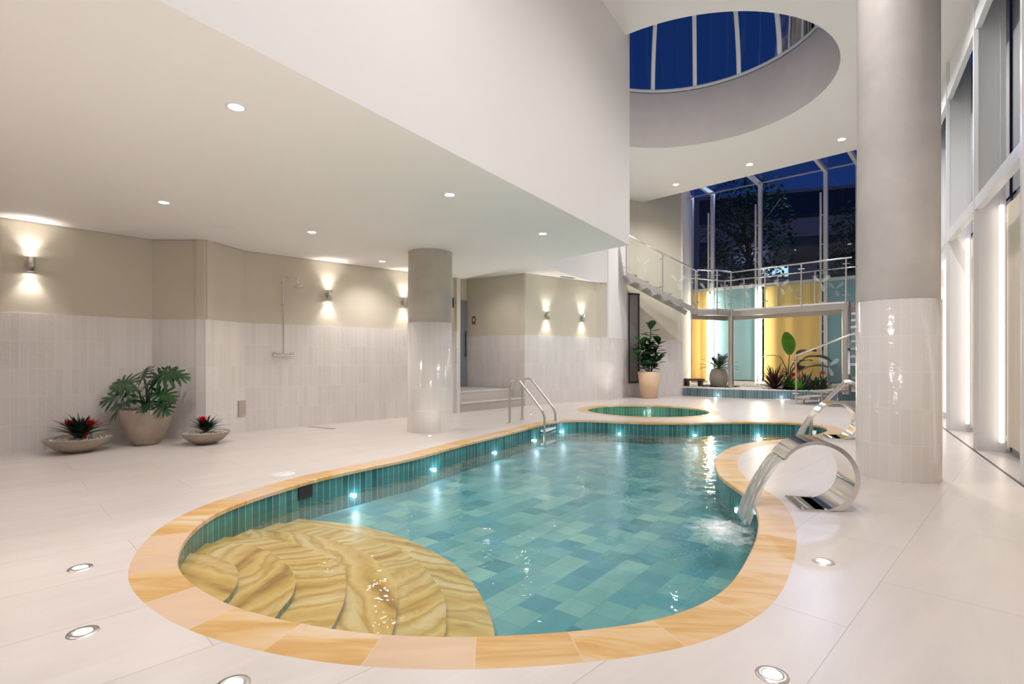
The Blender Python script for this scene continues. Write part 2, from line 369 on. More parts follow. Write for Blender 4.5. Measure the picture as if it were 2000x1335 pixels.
spa_out = [SPC+Vector((math.cos(2*PI*k/96), math.sin(2*PI*k/96)))*(SPR+.19) for k in range(96)]
WZ = -.13; FZ = -.355; SWZ = -.2

# planter front line in plan
PL = [Vector((4.99, 15.36)), Vector((5.6, 14.78)), Vector((6.2, 14.35)), Vector((6.75, 14.08)), Vector((7.4, 13.82)), Vector((8.7, 13.5)), Vector((11.3, 13.2))]
PL = resample(spline(PL, False, 6), .12, False)[0]

# ------------------------------------------------------------------ floor
room = [Pm, P0, P1, P2, P3, P5, Q1, Q2, Q3, R0, R1, R2, R3, G1, (wl(15.4)[0]+.3, 15.4), (wl(4.55)[0]+.31, 4.38), (wl(-4.5)[0]+.31, -4.67), (-9.5, -4.67)]
flat, tri = tess_holes([room, pool_out, spa_out])
mb = MB(); mb.add([(p[0], p[1], 0) for p in flat], tri, None, 0)
fo = mb.build('floor', M['floor']); tag(fo, kind='structure')

# ------------------------------------------------------------------ walls
def wall(name, A, B, z1=CEIL, tile=True, up='beige', th=.12, z0=0, uoff=0):
    """interior on the right hand of A->B"""
    a, b = Vector(A[:2]), Vector(B[:2]); d = (b-a); L = d.length; d.normalize(); n = Vector((-d.y, d.x))
    mb = MB()
    def slab(za, zb, off, mi):
        ex = off*1.2; p = [a+n*off-d*ex, b+n*off+d*ex, b+n*th+d*.04, a+n*th-d*.04]
        for i in range(4):
            s, e = p[i], p[(i+1) % 4]; u0 = uoff+(0 if i != 2 else L); l = (e-s).length; u1 = u0+(l if i != 2 else -L)
            mb.quad((*s, za), (*e, za), (*e, zb), (*s, zb), [(u0, za), (u1, za), (u1, zb), (u0, zb)], mi)
        mb.quad(*[(*q, zb) for q in p], mi=mi); mb.quad(*[(*q, za) for q in p[::-1]], mi=mi)
    if tile:
        slab(z0, TILE, 0, 0); slab(TILE, z1, .012, 1)
    else: slab(z0, z1, 0, 1)
    o = mb.build(name, [M['tile'], M[up]]); tag(o, kind='structure'); return o
wall('wall_left', Pm, P0); wall('wall_left', P0, P1); wall('wall_left', P1, P2); wall('wall_left', P2, P3); wall('wall_left', P3, P5)
wall('wall_left', P5, (-2.3, 11.9), PASS); wall('wall_back', (-2.3, 12.26), Q0, PASS, tile=False); wall('wall_back', Q0, Q1, PASS); wall('wall_back', Q1, Q2, PASS)
wall('wall_back', Q2, Q3, HIGH); wall('wall_back', Q3, R0, HIGH, up='white'); wall('wall_back', R0, R1, 6.6); wall('wall_back', R1, R2, 6.6)
wall('wall_back', R2, R3, 6.9, tile=False, up='white')
wall('wall_left', (-9.5, -4.5), Pm, CEIL); wall('wall_front', wl(-4.5), (-9.5, -4.5), HIGH, tile=False, up='white')

# ceilings: low ceiling mass, passage ceiling mass, high ceiling with the round opening
mb = MB(); mb.prism([Ab, A0, (-1.07, 10.80), P5, P3, P2, P1, P0, Pm, (-9.5, -4.5)], CEIL, HIGH, 0, side=1)
tag(mb.build('ceiling', [M['ceil'], M['white']]), kind='structure')
cv = resample(spline([Vector(p) for p in ((.18, 9.36), (.40, 10.1), (.61, 10.86), (.86, 11.5), (1.16, 12.05), (1.77, 13.02), (2.15, 13.5), (2.47, 13.68))], False, 6), .1, False)[0]
mb = MB(); mb.prism([tuple(p) for p in cv]+[Q2, Q1, (-.2, 12.5), Q0, (-2.3, 12.26), (-2.3, 11.9), P5, (-1.0, 10.80)], PASS, HIGH-.02, 0, side=1)
tag(mb.build('ceiling', [M['ceil'], M['white']]), kind='structure')
CC = Vector((3.0, 9.07)); CR = 2.23
circ = [CC+Vector((math.cos(2*PI*k/96), math.sin(2*PI*k/96)))*CR for k in range(96)]
hc = [Ab, A0, (-1.1, 10.9), Q0, Q1, Q2, Q3, R0, (3.72, 15.3), (8.17, 10.6), (wl(4.55)[0]+.3, 4.4), (wl(-4.5)[0]+.3, -4.67)]
flat, tri = tess_holes([hc, circ]); mb = MB()
mb.add([(p[0], p[1], HIGH) for p in flat], [t[::-1] for t in tri], None, 0)
n = len(hc)
for i in range(n):
    a, b = hc[i], hc[(i+1) % n]; zt = 6.75 if i in (8,) else HIGH+.2
    mb.quad((*a, HIGH), (*b, HIGH), (*b, zt), (*a, zt), mi=1)
tag(mb.build('ceiling', [M['ceil'], M['white']]), kind='structure')
mb = MB(); mb.prism([(3.72, 15.3), (8.17, 10.6), (8.1, 10.5), (3.65, 15.2)], 6.65, 6.80, 0)
tag(mb.build('trim_1', M['white']), kind='structure')
# plaster drum up to the skylight
mb = MB(); n = 96; mb.lathe((CC.x, CC.y, 0), [(CR, HIGH), (CR, 6.72), (CR+.12, 6.74), (CR+.12, HIGH+.01)], n)
tag(mb.build('wall_skylight', M['drum']), kind='structure')

# ------------------------------------------------------------------ skylight lantern
sk = empty('window_1', (CC.x, CC.y, 6.75), kind='structure')
def onrim(px):             # far rim point on sight line
    k = (px-1000)/F; # |(kY,Y)-C| = R
    a = k*k+1; b = -2*(k*CC.x+CC.y); c = CC.length_squared-(CR+.03)**2
    Y = (-b+math.sqrt(max(0, b*b-4*a*c)))/(2*a); return Vector((k*Y, Y))
angs = [math.atan2((onrim(px)-CC).y, (onrim(px)-CC).x) for px in (1275, 1357, 1443, 1523, 1600)]
da = (angs[0]-angs[3])/3; allang = angs+[angs[0]+da*k for k in range(1, int((2*PI-(angs[0]-angs[4]))/da))]
def rib(a, top=9.2):
    pts = []
    for k in range(9):
        z = 6.76+(top-6.76)*k/8; r = CR+.03-.55*((k/8)**1.8); pts.append((CC.x+r*math.cos(a), CC.y+r*math.sin(a), z))
    return pts
for a in allang:
    mb = MB(); mb.tube(rib(a), .045, 8); mb.build('mullion', M['white2'], sk)
mb = MB(); mb.lathe((CC.x, CC.y, 0), [(CR+.07, 6.74), (CR+.07, 6.80), (CR-.02, 6.80), (CR-.02, 6.74)], 96); mb.build('rim', M['white2'], sk)
srt = sorted([a % (2*PI) for a in allang])
for i in range(len(srt)):
    a0, a1 = srt[i], srt[(i+1) % len(srt)]
    if a1 < a0: a1 += 2*PI
    mb = MB(); S = 6; vs = []
    cols = [rib(a0+(a1-a0)*j/S) for j in range(S+1)]
    for c in cols: vs += c
    mb.add(vs, [(j*9+k, (j+1)*9+k, (j+1)*9+k+1, j*9+k+1) for j in range(S) for k in range(8)], None, 0, True)
    mb.build('pane', M['nightglass'], sk)

for i, (dx, nm) in enumerate(((-1.1, 'left'), (0, 'middle'), (1.1, 'right'))):  # unseen spotlights added to brighten the drum wall
    a0 = Vector((CC.x+dx, CC.y-math.sqrt((CR-.05)**2-dx*dx), 6.86)); tgt = Vector((CC.x+dx*.8, CC.y+CR, 5.9)); dv = (tgt-a0).normalized()
    e = empty('fill_spotlight', a0, nm+' spotlight added out of view on the near rim of the skylight to brighten the far drum wall', 'light', 'added skylight rim spotlights')
    mb = MB(); mb.tube([a0-dv*.06, a0+dv*.06], .035, 16); mb.tube([a0, (a0.x, a0.y, 6.79)], .01, 8); mb.build('body', M['white2'], e)
    ld = bpy.data.lights.new('added_rim_lamp', 'SPOT'); ld.energy = E_DRUM; ld.color = (1, .92, .85); ld.spot_size = math.radians(110); ld.spot_blend = 1; ld.shadow_soft_size = .05
    lo = bpy.data.objects.new('added_rim_lamp', ld); COL.objects.link(lo); lo.location = a0+dv*.09; lo.rotation_euler = dv.to_track_quat('-Z', 'Y').to_euler()
# ------------------------------------------------------------------ garden glass wall
gl = empty('window_2', (8.2, 17.6, 0), kind='structure')
gdir = (Vector(G1)-Vector(R3)).normalized(); gin = Vector((-gdir.y, gdir.x))*-1   # towards the room
if gin.y > 0: gin = -gin
mull = [onseg(px, R3, G1) for px in (1351, 1392, 1485, 1613, 1676)]+[G1]
ZK = 6.9; ZT = 3.5
gz = math.atan2(gdir.y, gdir.x)
for i, p in enumerate(mull):
    mb = MB(); mb.box((p[0], p[1], (.2+ZK)/2), (.11, .14, ZK-.2), gz); q = Vector(p)+gin*2.6
    mb.bar((p[0], p[1], ZK-.05), (q.x, q.y, ZK+.02), .09, .14)
    if i in (1, 2, 3): mb.box((p[0]+gdir.x*-.13+gin.x*.05, p[1]-gdir.y*.13+gin.y*.05, 3.2), (.05, .05, 6.0), gz); [mb.box((p[0]-gdir.x*.07+gin.x*.05, p[1]-gdir.y*.07+gin.y*.05, 1.0+k*.9), (.10, .03, .03), gz) for k in range(6)]
    mb.build('mullion', M['white2'], gl)
for i in range(len(mull)-1):
    a, b = Vector(mull[i]), Vector(mull[i+1])
    mb = MB(); mb.bar((*a, ZT), (*b, ZT), .08, .10); mb.bar((*a, .26), (*b, .26), .08, .10); mb.bar((*a, ZK), (*b, ZK), .05, .05); mb.build('transom', M['white2'], gl)
    mb = MB(); mb.quad((*a, ZT), (*b, ZT), (*b, ZK), (*a, ZK)); mb.build('pane', M['nightglass'], gl)
    c, d = a+gin*2.6, b+gin*2.6
    mb = MB(); mb.quad((*a, ZK), (*b, ZK), (*d, ZK+.07), (*c, ZK+.07)); mb.build('roof_pane', M['nightglass'], gl)
    if i in (1, 3, 4):
        mb = MB(); mb.bar((*(a+gdir*.05), (.3+ZT)/2), (*(b-gdir*.05), (.3+ZT)/2), .03, ZT-.38); mb.build('film_pane', M['bluefilm'], gl)
def curtain(a, b, z0, z1, mat, label, amp=.035, pitch=.16, grp=None):
    a, b = Vector(a), Vector(b); L = (b-a).length; d = (b-a)/L; nn = Vector((-d.y, d.x)); S = int(L/pitch*8); S = max(S, 8)
    mb = MB(); vs = []
    for i in range(S+1):
        s = L*i/S; o = amp*math.sin(2*PI*s/pitch)+.4*amp*math.sin(2*PI*s/(pitch*2.7)); p = a+d*s+nn*o
        vs += [(*p, z0), (*p, z1)]
    mb.add(vs, [(2*i, 2*i+2, 2*i+3, 2*i+1) for i in range(S)], None, 0, True)
    mb.add([(v[0]+nn.x*.012, v[1]+nn.y*.012, v[2]) for v in vs], [(2*i+1, 2*i+3, 2*i+2, 2*i) for i in range(S)], None, 0, True)
    return tag(mb.build('curtain', mat), label, 'curtain', grp)
inn = lambda p, k: (p[0]+gin.x*k, p[1]+gin.y*k)
curtain(inn(Vector(mull[0])+gdir*.08, .16), inn(Vector(mull[1])-gdir*.06, .16), .3, ZT-.06, M['curtain'], 'narrow golden yellow curtain at the left end of the garden glass wall', pitch=.3)
curtain(inn(Vector(mull[2])+gdir*.14, .07), inn(Vector(mull[3])-gdir*.09, .07), .3, ZT-.06, M['curtain'], 'wide golden yellow curtain behind the garden plants', amp=.012, pitch=.5)
def strip(p, d, z0, z1, label, mat, r=.03):
    mb = MB(); mb.box((p[0], p[1], (z0+z1)/2), (r*2, r*1.2, z1-z0), d); return tag(mb.build('light_strip', mat), label, 'light', 'vertical light strips')
strip(inn(Vector(mull[1])+gdir*.0, .22), gz, .35, 3.3, 'glowing vertical light strip behind the potted cycad', M['strip'], .045)
strip(inn(Vector(mull[2])+gdir*.03, .13), gz, .35, 3.35, 'glowing vertical light strip left of the wide yellow curtain', M['strip'], .045)

# ------------------------------------------------------------------ right window wall
rw = empty('window_3', (5.5, 6.3, 0), kind='structure')
ax3 = Vector((AX.x, AX.y)); outw = Vector((AX.y, -AX.x)); az = math.atan2(AX.y, AX.x)
fins = [6.30+1.735*k for k in range(-6, 6)]
FD = .27
for k, y in enumerate(fins):
    p = Vector(wl(y)); mb = MB()
    q = [p, p+outw*FD, p+outw*FD+ax3*.12, p+ax3*.12]
    mb.prism([tuple(v) for v in q], 0, HIGH, 0)
    # small reveal beads on the fin edges
    r = p-outw*.0; mb.prism([tuple(r-outw*.012), tuple(r+outw*.03-ax3*.012), tuple(r+outw*.03), tuple(r)], 0, HIGH, 0)
    mb.prism([tuple(p+outw*(FD-.05)-ax3*.03), tuple(p+outw*FD-ax3*.03), tuple(p+outw*FD), tuple(p+outw*(FD-.05))], 0, HIGH, 0)
    mb.build('post', M['white2'], rw)
for k in range(len(fins)-1):
    p, q = Vector(wl(fins[k]))+ax3*.12, Vector(wl(fins[k+1]))
    mb = MB(); mb.prism([tuple(p), tuple(q), tuple(q+outw*.07), tuple(p+outw*.07)], 2.86, 3.0); mb.prism([tuple(p), tuple(q), tuple(q+outw*.06), tuple(p+outw*.06)], 5.0, 5.2)
    mb.prism([tuple(p+outw*.03), tuple(q+outw*.03), tuple(q+outw*.10), tuple(p+outw*.10)], 5.235, HIGH)
    mb.build('transom', M['white2'], rw)
    po, qo = p+outw*(FD+.09), q+outw*(FD+.09)
    mb = MB(); mb.bar((*po, .03), (*qo, .03), .06, .06); mb.bar((*po, 2.93), (*qo, 2.93), .05, .08); mb.build('sill', M['brushed'], rw)
    mb = MB(); mb.quad((*po, .06), (*qo, .06), (*qo, HIGH), (*po, HIGH)); mb.build('pane', M['nightglass'], rw)
    mb = MB(); g = outw*(FD+.06); mb.quad((*(p+g), 3.0), (*(q+g), 3.0), (*(q+g), HIGH), (*(p+g), HIGH)); o = mb.build('blind', plain('grey_upper_blind', (.30, .31, .32), .6) if k == 0 else bpy.data.materials['grey_upper_blind'], rw)
for k in range(len(fins)-1):
    if k in (4, 5, 6, 3):
        p, q = Vector(wl(fins[k]))+ax3*.12, Vector(wl(fins[k+1]))
        nm = {3: 'beside the near window post, mostly outside the view', 4: 'at the right edge, in the nearest window bay', 5: 'in the window bay just right of the large round column', 6: 'in the window bay hidden behind the large round column'}[k]
        curtain(p+outw*(FD+.0)+ax3*.0, q+outw*(FD+.0)-ax3*.10, .10, 2.84, M['cream'], 'cream blind panel '+nm, amp=.004, pitch=.4)
for k in (3, 4, 5, 6, 7):
    q = Vector(wl(fins[k+1]))+outw*(FD-.045)-ax3*.06
    nm = {3: 'at the near window post', 4: 'tall glowing light strip on the second window post, near the right edge', 5: 'tall glowing light strip on the window post beside the large round column'}.get(k, 'hidden window post')
    nm = {3: 'tall glowing light strip on the nearest window post, right of the frame', 6: 'tall glowing light strip on the first post hidden behind the large column', 7: 'tall glowing light strip on the farthest window post, hidden behind the large column'}.get(k, nm)
    strip(tuple(q), az, .12, 2.86, nm, M['stripr'], .03)
mb = MB(); a, b = Vector(wl(-4.5)), Vector(wl(14)); mb.bar((*(a-outw*.012), .001), (*(b-outw*.012), .001), .02, .006)
tag(mb.build('trim_2', M['dark']), kind='structure')
mb = MB(); a, b = Vector(wl(-4.5)), Vector(wl(14)); c, d = b+outw*.1, a+outw*.1
mb.prism([tuple(a+outw*.03), tuple(b+outw*.03), tuple(b+outw*.10), tuple(a+outw*.10)], 5.2, 5.235); tag(mb.build('trim_3', M['dark']), kind='structure')
wall('wall_right', G1, wl(13.6), 6.9, tile=False, up='white')

# ------------------------------------------------------------------ columns
def column(name, x, y, r, top, pm, label, tr=.004):
    e = empty(name, (x, y, 0), label, 'column')
    mb = MB(); mb.lathe((x, y, 0), [(r+tr, 0), (r+tr, TILE), (r-.001, TILE)], 72, uvr=r); mb.build('tiled_base', M['tile'], e)
    mb = MB(); mb.lathe((x, y, 0), [(r-.006, TILE), (r-.006, top)], 72); mb.build('shaft', M[pm], e)
column('column', 3.603, 4.954, .324, HIGH, 'plaster', 'large grey plaster column with white tiled base standing by the windows on the right')
column('column', -1.238, 8.03, .337, CEIL, 'plaster2', 'taupe plaster column with tiled base holding up the low ceiling')

# ------------------------------------------------------------------ landing steps and door in the passage
pd = Vector((Q1[0]-P5[0], Q1[1]-P5[1])).normalized(); pn = Vector((-pd.y, pd.x))
s0 = Vector(P5)+pd*.01; s1 = Vector(Q1)-pd*.02
st = empty('landing_steps', (s0.x, s0.y, 0), 'two low stone steps up to the grey door', 'steps')
mb = MB(); mb.prism([tuple(s0), tuple(s1), tuple(s1+pn*.34), tuple(s0+pn*.34)], 0, .195); mb.build('step', plain('step_stone', (.50, .46, .42), .4, var=.05), st)
mb = MB(); mb.prism([tuple(s0+pn*.34), tuple(s1+pn*.34), (-.35, 12.5), (-1.12, 13.05), (-2.2, 12.2), (-1.9, 11.5)], 0, .39); mb.build('landing', M['floor'], st)
for k, (z, off) in enumerate(((.195, 0), (.39, .34))):
    mb = MB(); mb.bar((*(s0+pn*(off-.006)), z-.014), (*(s1+pn*(off-.006)), z-.014), .014, .026); mb.build('nosing', M['rubber'], st)
dd = (Vector((-2.3, 12.26))-Vector(Q0)).normalized(); dn = Vector((-dd.y, dd.x))
if dn.y > 0: dn = -dn
D0 = Vector(Q0)+dd*.02; dr = empty('door_1', (D0.x, D0.y, .39), kind='structure')
q = D0+dd*.85
mb = MB(); mb.bar((*(D0.lerp(q, .5)+dn*.02-dd*.0-dd*.425), (.39+2.5)/2), (*(D0.lerp(q, .5)+dn*.02+dd*.425), (.39+2.5)/2), .04, 2.11); dpn = mb.build('door_panel', M['greydoor'], dr)
mb = MB(); h = D0+dd*.06+dn*.09; mb.tube([(*h, 1.12), (*h, 1.75)], .014); [mb.tube([(*h, z), (*(h-dn*.06), z)], .01) for z in (1.2, 1.67)]; mb.build('door_handle', M['dark'], dpn)
def wallbox(name, px, py, w_, h_, A, B, mat, label, cat, dep=.012, off=0):
    p = Vector(onseg(px, A, B)); z = zat(py, p.y); d = (Vector(B)-Vector(A)).normalized(); nn = Vector((d.y, -d.x)); az_ = math.atan2(d.y, d.x)
    e = empty(name, (p.x, p.y, z), label, cat); mb = MB(); c = p+nn*(dep/2+off)
    mb.box((c.x, c.y, z), (w_, dep, h_), az_); mb.build('frame', mat, e); return e, c, z, az_, nn
e, c, z, az_, nn = wallbox('wall_sign', 925, 625, .11, .20, Q0, Q1, M['brass'], 'small brass door sign on the beige wall by the grey door', 'sign', off=-.012)
mb = MB(); c2 = c+nn*.008; mb.box((c2.x, c2.y, z+.01), (.05, .004, .07), az_); mb.build('plate', plain('sign_face', (.75, .62, .35), .4), e)
e, c, z, az_, nn = wallbox('wall_switch', 883.5, 591, .05, .20, P3, P5, M['dark'], 'slim black switch on the wall just right of the taupe column', 'switch', off=-.012, dep=.03)
e, c, z, az_, nn = wallbox('access_panel', 471.5, 797, .165, .235, P2, P3, M['brushed'], 'small steel access panel set in the tiled wall right of the bowl', 'panel')
mb = MB(); c2 = c+nn*.008; mb.box((c2.x, c2.y, z), (.14, .006, .21), az_); mb.build('panel_face', M['potgrey'], e)

# dark framed window behind the tall plant
wd = (Vector(R1)-Vector(R0)).normalized(); wn_ = Vector((wd.y, -wd.x)); w3 = empty('window_4', (R0[0], R0[1], .4), kind='structure')
a = Vector(R0)+wn_*.03; b = Vector(R1)+wn_*.03; zb, zt_ = .40, 2.9
mb = MB(); mb.bar((*a, zb), (*b, zb), .06, .05); mb.bar((*a, zt_), (*b, zt_), .06, .05); mb.bar((*(b-wd*.03), zb), (*(b-wd*.03), zt_), .05, .06); mb.bar((*(a+wd*.01), zb), (*(a+wd*.01), zt_), .03, .06); mb.build('window_frame', M['dark'], w3)
mb = MB(); mb.bar((*a, (zb+zt_)/2), (*b, (zb+zt_)/2), .02, zt_-zb); mb.build('pane', M['greyblind'], w3)

# ------------------------------------------------------------------ swimming pool
pe = empty('swimming_pool', (0, 5, 0), 'curved teal tiled swimming pool with a sandstone edge', 'swimming pool')
def ring(mb, ins, outs, z_in, z_out, mi=0, flip=False):
    n = len(ins); L = 0
    for i in range(n):
        j = (i+1) % n; d = (ins[j]-ins[i]).length
        mb.quad((*ins[i], z_in), (*outs[i], z_out), (*outs[j], z_out), (*ins[j], z_in), [(L, 0), (L, .2), (L+d, .2), (L+d, 0)], mi); L += d
def coping(ins, outs, parent, zt=.004, th=.035, lip=.015):
    mb = MB(); n = len(ins); cx = sum(ins, Vector((0, 0)))/n
    lipl = offset(ins, -lip)
    rnd = offset(ins, -lip+.008)
    ring(mb, rnd, outs, zt, 0)
    L = 0
    for i in range(n):
        j = (i+1) % n; d = (ins[j]-ins[i]).length; uv = [(L, 0), (L, .01), (L+d, .01), (L+d, 0)]
        mb.quad((*lipl[i], zt-.008), (*rnd[i], zt), (*rnd[j], zt), (*lipl[j], zt-.008), uv)
        mb.quad((*lipl[i], zt-th), (*lipl[i], zt-.008), (*lipl[j], zt-.008), (*lipl[j], zt-th), uv)
        mb.quad((*ins[i], zt-th), (*lipl[i], zt-th), (*lipl[j], zt-th), (*ins[j], zt-th), uv); L += d
    return mb.build('coping', M['coping'], parent)
coping(pool, pool_out, pe)
def poolwall(loop, z0, mat, parent):
    mb = MB(); n = len(loop); L = 0
    for i in range(n):
        j = (i+1) % n; d = (loop[j]-loop[i]).length
        mb.quad((*loop[j], z0), (*loop[i], z0), (*loop[i], -.03), (*loop[j], -.03), [(L+d, z0+.03), (L, z0+.03), (L, 0), (L+d, 0)], 0, True); L += d
    return mb.build('pool_wall', mat, parent)
poolwall(pool, FZ, M['teal'], pe)
flat, tri = tess_holes([[tuple(p) for p in pool]])
mb = MB(); mb.add([(p[0], p[1], FZ) for p in flat], tri); mb.build('pool_floor', M['poolfloor'], pe)
# entry steps
edges = [[(350, 517), (430, 520), (520, 545), (590, 580), (610, 620), (605, 670), (570, 730), (520, 775)],
 [(440, 468), (600, 470), (740, 500), (830, 550), (890, 620), (900, 680), (880, 740), (830, 800), (790, 850)],
 [(560, 437), (700, 440), (850, 460), (1000, 505), (1100, 560), (1150, 620), (1157, 690), (1145, 770), (1110, 850), (1080, 905)],
 [(700, 398), (900, 415), (1080, 450), (1240, 510), (1340, 580), (1400, 650), (1420, 740), (1410, 840), (1385, 940)],
 [(860, 368), (1050, 385), (1200, 420), (1400, 490), (1520, 560), (1600, 650), (1655, 740), (1665, 850), (1655, 945)],
 [(1000, 352), (1200, 375), (1400, 425), (1560, 490), (1700, 570), (1800, 670), (1860, 770), (1900, 870), (1910, 945)]]
zs = [-.142, -.175, -.208, -.241, -.274, -.307]
def segx(p, q, a, b):
    r = q-p; s = b-a; c = r.x*s.y-r.y*s.x
    if abs(c) < 1e-12: return None
    t = ((a-p).x*s.y-(a-p).y*s.x)/c; u = ((a-p).x*r.y-(a-p).y*r.x)/c
    return t if 0 <= t <= 1 and 0 <= u <= 1 else None
for k, E in enumerate(edges):
    pts = [fp(230+x/2.597, 880+y/2.597, zs[k]).to_2d() for x, y in E]
    t0 = (pts[0]-pts[1]).normalized(); t1 = (pts[-1]-pts[-2]).normalized()
    t1 = (t1+Vector((-.15, -.35))).normalized()
    pts = [pts[0]+t0*1.5]+pts+[pts[-1]+t1*.35, pts[-1]+t1*1.0+Vector((-.08, -.1)), pts[-1]+t1*2.0+Vector((-.3, -.3))]
    pts = resample(spline(pts, False, 8), .03, False)[0]
    # keep the stretch inside the pool: walk out both ways from the middle
    n = len(pool); mid = min(range(len(pts)), key=lambda i: (pts[i]-fp(230+E[len(E)//2][0]/2.597, 880+E[len(E)//2][1]/2.597, zs[k]).to_2d()).length)
    def walk(rng):
        out = []; prev = pts[mid]
        for i in rng:
            cur = pts[i]
            for j in range(n):
                t = segx(prev, cur, pool[j], pool[(j+1) % n])
                if t is not None and i != mid: out.append(prev.lerp(cur, t)); return out, j
            out.append(cur); prev = cur
        return out, min(range(n), key=lambda j: (pool[j]-prev).length)
    fwd, j1 = walk(range(mid+1, len(pts))); bwd, j0 = walk(range(mid-1, -1, -1))
    line = bwd[::-1]+[pts[mid]]+fwd
    # arc of the pool outline from j1 back to j0 on the left (small X) side
    arcA = []; j = j1
    while j != j0 and len(arcA) < n+2: arcA.append(pool[j]); j = (j+1) % n
    arcB = []; j = j1
    while j != j0 and len(arcB) < n+2: arcB.append(pool[j]); j = (j-1) % n
    arc = min((arcA, arcB), key=lambda a: (sum(p.x for p in a)/max(1, len(a))))
    poly = [tuple(p) for p in line]+[tuple(p) for p in arc[1:-1]]
    mb = MB(); mb.prism(poly, FZ-.005, zs[k], 0, side=1, bottom=False)
    ca, sa_ = math.cos(k*1.25+.4), math.sin(k*1.25+.4)
    for i in range(len(mb.uv)):
        if mb.m[i] == 0: mb.uv[i] = [(u*ca-v*sa_+k*3.7, u*sa_+v*ca+k*5.1) for u, v in mb.uv[i]]
    mb.build('entry_step', [M['step'], M['bluegrey']], pe)
# pool lamps on the walls
def wallpt(px, far=True, lo=0, hi=99):
    k = (px-1000)/F; best = None; n = len(pool)
    for i in range(n):
        a, b = pool[i], pool[(i+1) % n]; fa, fb = a.x-k*a.y, b.x-k*b.y
        if fa*fb <= 0 and lo < a.y < hi:
            t = fa/(fa-fb) if fa != fb else 0; p = a.lerp(b, t)
            tt = (pool[(i+2) % n]-pool[i-2]).normalized(); nn = Vector((-tt.y, tt.x))
            if best is None or (p.y > best[0].y) == far: best = (p, nn)
    return best
lampspots = [(691, 967), (848, 917), (967, 884), (1045, 860), (1098, 843), (1210, 847), (1357, 850), (1481, 850)]
for px, py in lampspots:
    p, nn = wallpt(px); z = zat(py, p.y)
    mb = MB(); a = Vector((*(p+nn*.002), z)); b = Vector((*(p+nn*.016), z)); mb.tube([a, b], .022, 16); o = mb.build('pool_light', M['poollamp'], pe)
    ld = bpy.data.lights.new('pool_lamp', 'POINT'); ld.energy = .8; ld.color = (.6, .85, 1); ld.shadow_soft_size = .017
    lo = bpy.data.objects.new('pool_lamp', ld); COL.objects.link(lo); lo.location = (*(p+nn*.035), z)
p, nn = wallpt(1400, far=False, lo=3, hi=6.5)
p = Vector((1.42, 4.15)); j = min(range(len(pool)), key=lambda i: (pool[i]-fp(1404, 950).to_2d()).length); p = pool[j]; tt = (pool[(j+2) % len(pool)]-pool[j-2]).normalized(); nn = Vector((-tt.y, tt.x))
mb = MB(); mb.tube([(*(p+nn*.002), -.19), (*(p+nn*.016), -.19)], .022, 16); mb.build('pool_light', M['poollamp'], pe)
# skimmer opening
pa = wallpt(582)[0]; pb, nn = wallpt(609); pc = (pa+pb)/2+nn*.004; aa = math.atan2((pb-pa).y, (pb-pa).x)
mb = MB(); mb.box((pc.x, pc.y, -.095), ((pb-pa).length, .012, .11), aa); mb.build('skimmer_opening', M['black'], pe)
# water
flat, tri = tess_holes([[tuple(p) for p in pool]]); mb = MB()
mb.add([(p[0], p[1], WZ) for p in flat], tri); tag(mb.build('pool_water', M['water']), 'clear rippling turquoise water filling the swimming pool', 'water', kind='stuff')
# spa
se = empty('spa_pool', (SPC.x, SPC.y, 0), 'round green tiled spa pool with stone edge beyond the swimming pool', 'spa')
coping(spa, spa_out, se); poolwall(spa, -.5, M['green'], se)
mb = MB(); mb.disc((SPC.x, SPC.y, -.5), SPR, 96); mb.build('spa_floor', M['green'], se)
mb = MB(); mb.disc((SPC.x, SPC.y, SWZ), SPR, 96); tag(mb.build('spa_water', M['spawater']), 'green water in the round spa pool', 'water', kind='stuff')

mb = MB(); mb.lathe((SPC.x-.35, SPC.y-.45, -.498), [(0, .012), (.09, .012), (.11, 0)], 28); mb.build('added_spa_light', M['poollamp'], se)  # spa floor lamp added to throw light up into the drum
ld = bpy.data.lights.new('added_spa_lamp', 'SPOT'); ld.energy = E_SPA; ld.color = (.88, .95, 1); ld.spot_size = math.radians(150); ld.spot_blend = 1; ld.shadow_soft_size = .08
lo = bpy.data.objects.new('added_spa_lamp', ld); COL.objects.link(lo); lo.location = (SPC.x-.35, SPC.y-.45, -.46); lo.rotation_euler = (PI, 0, 0)
ld = bpy.data.lights.new('added_spa_lamp', 'POINT'); ld.energy = 14; ld.color = (.88, .97, 1); ld.shadow_soft_size = .08
lo = bpy.data.objects.new('added_spa_lamp', ld); COL.objects.link(lo); lo.location = (SPC.x-.2, SPC.y-.5, -.35)
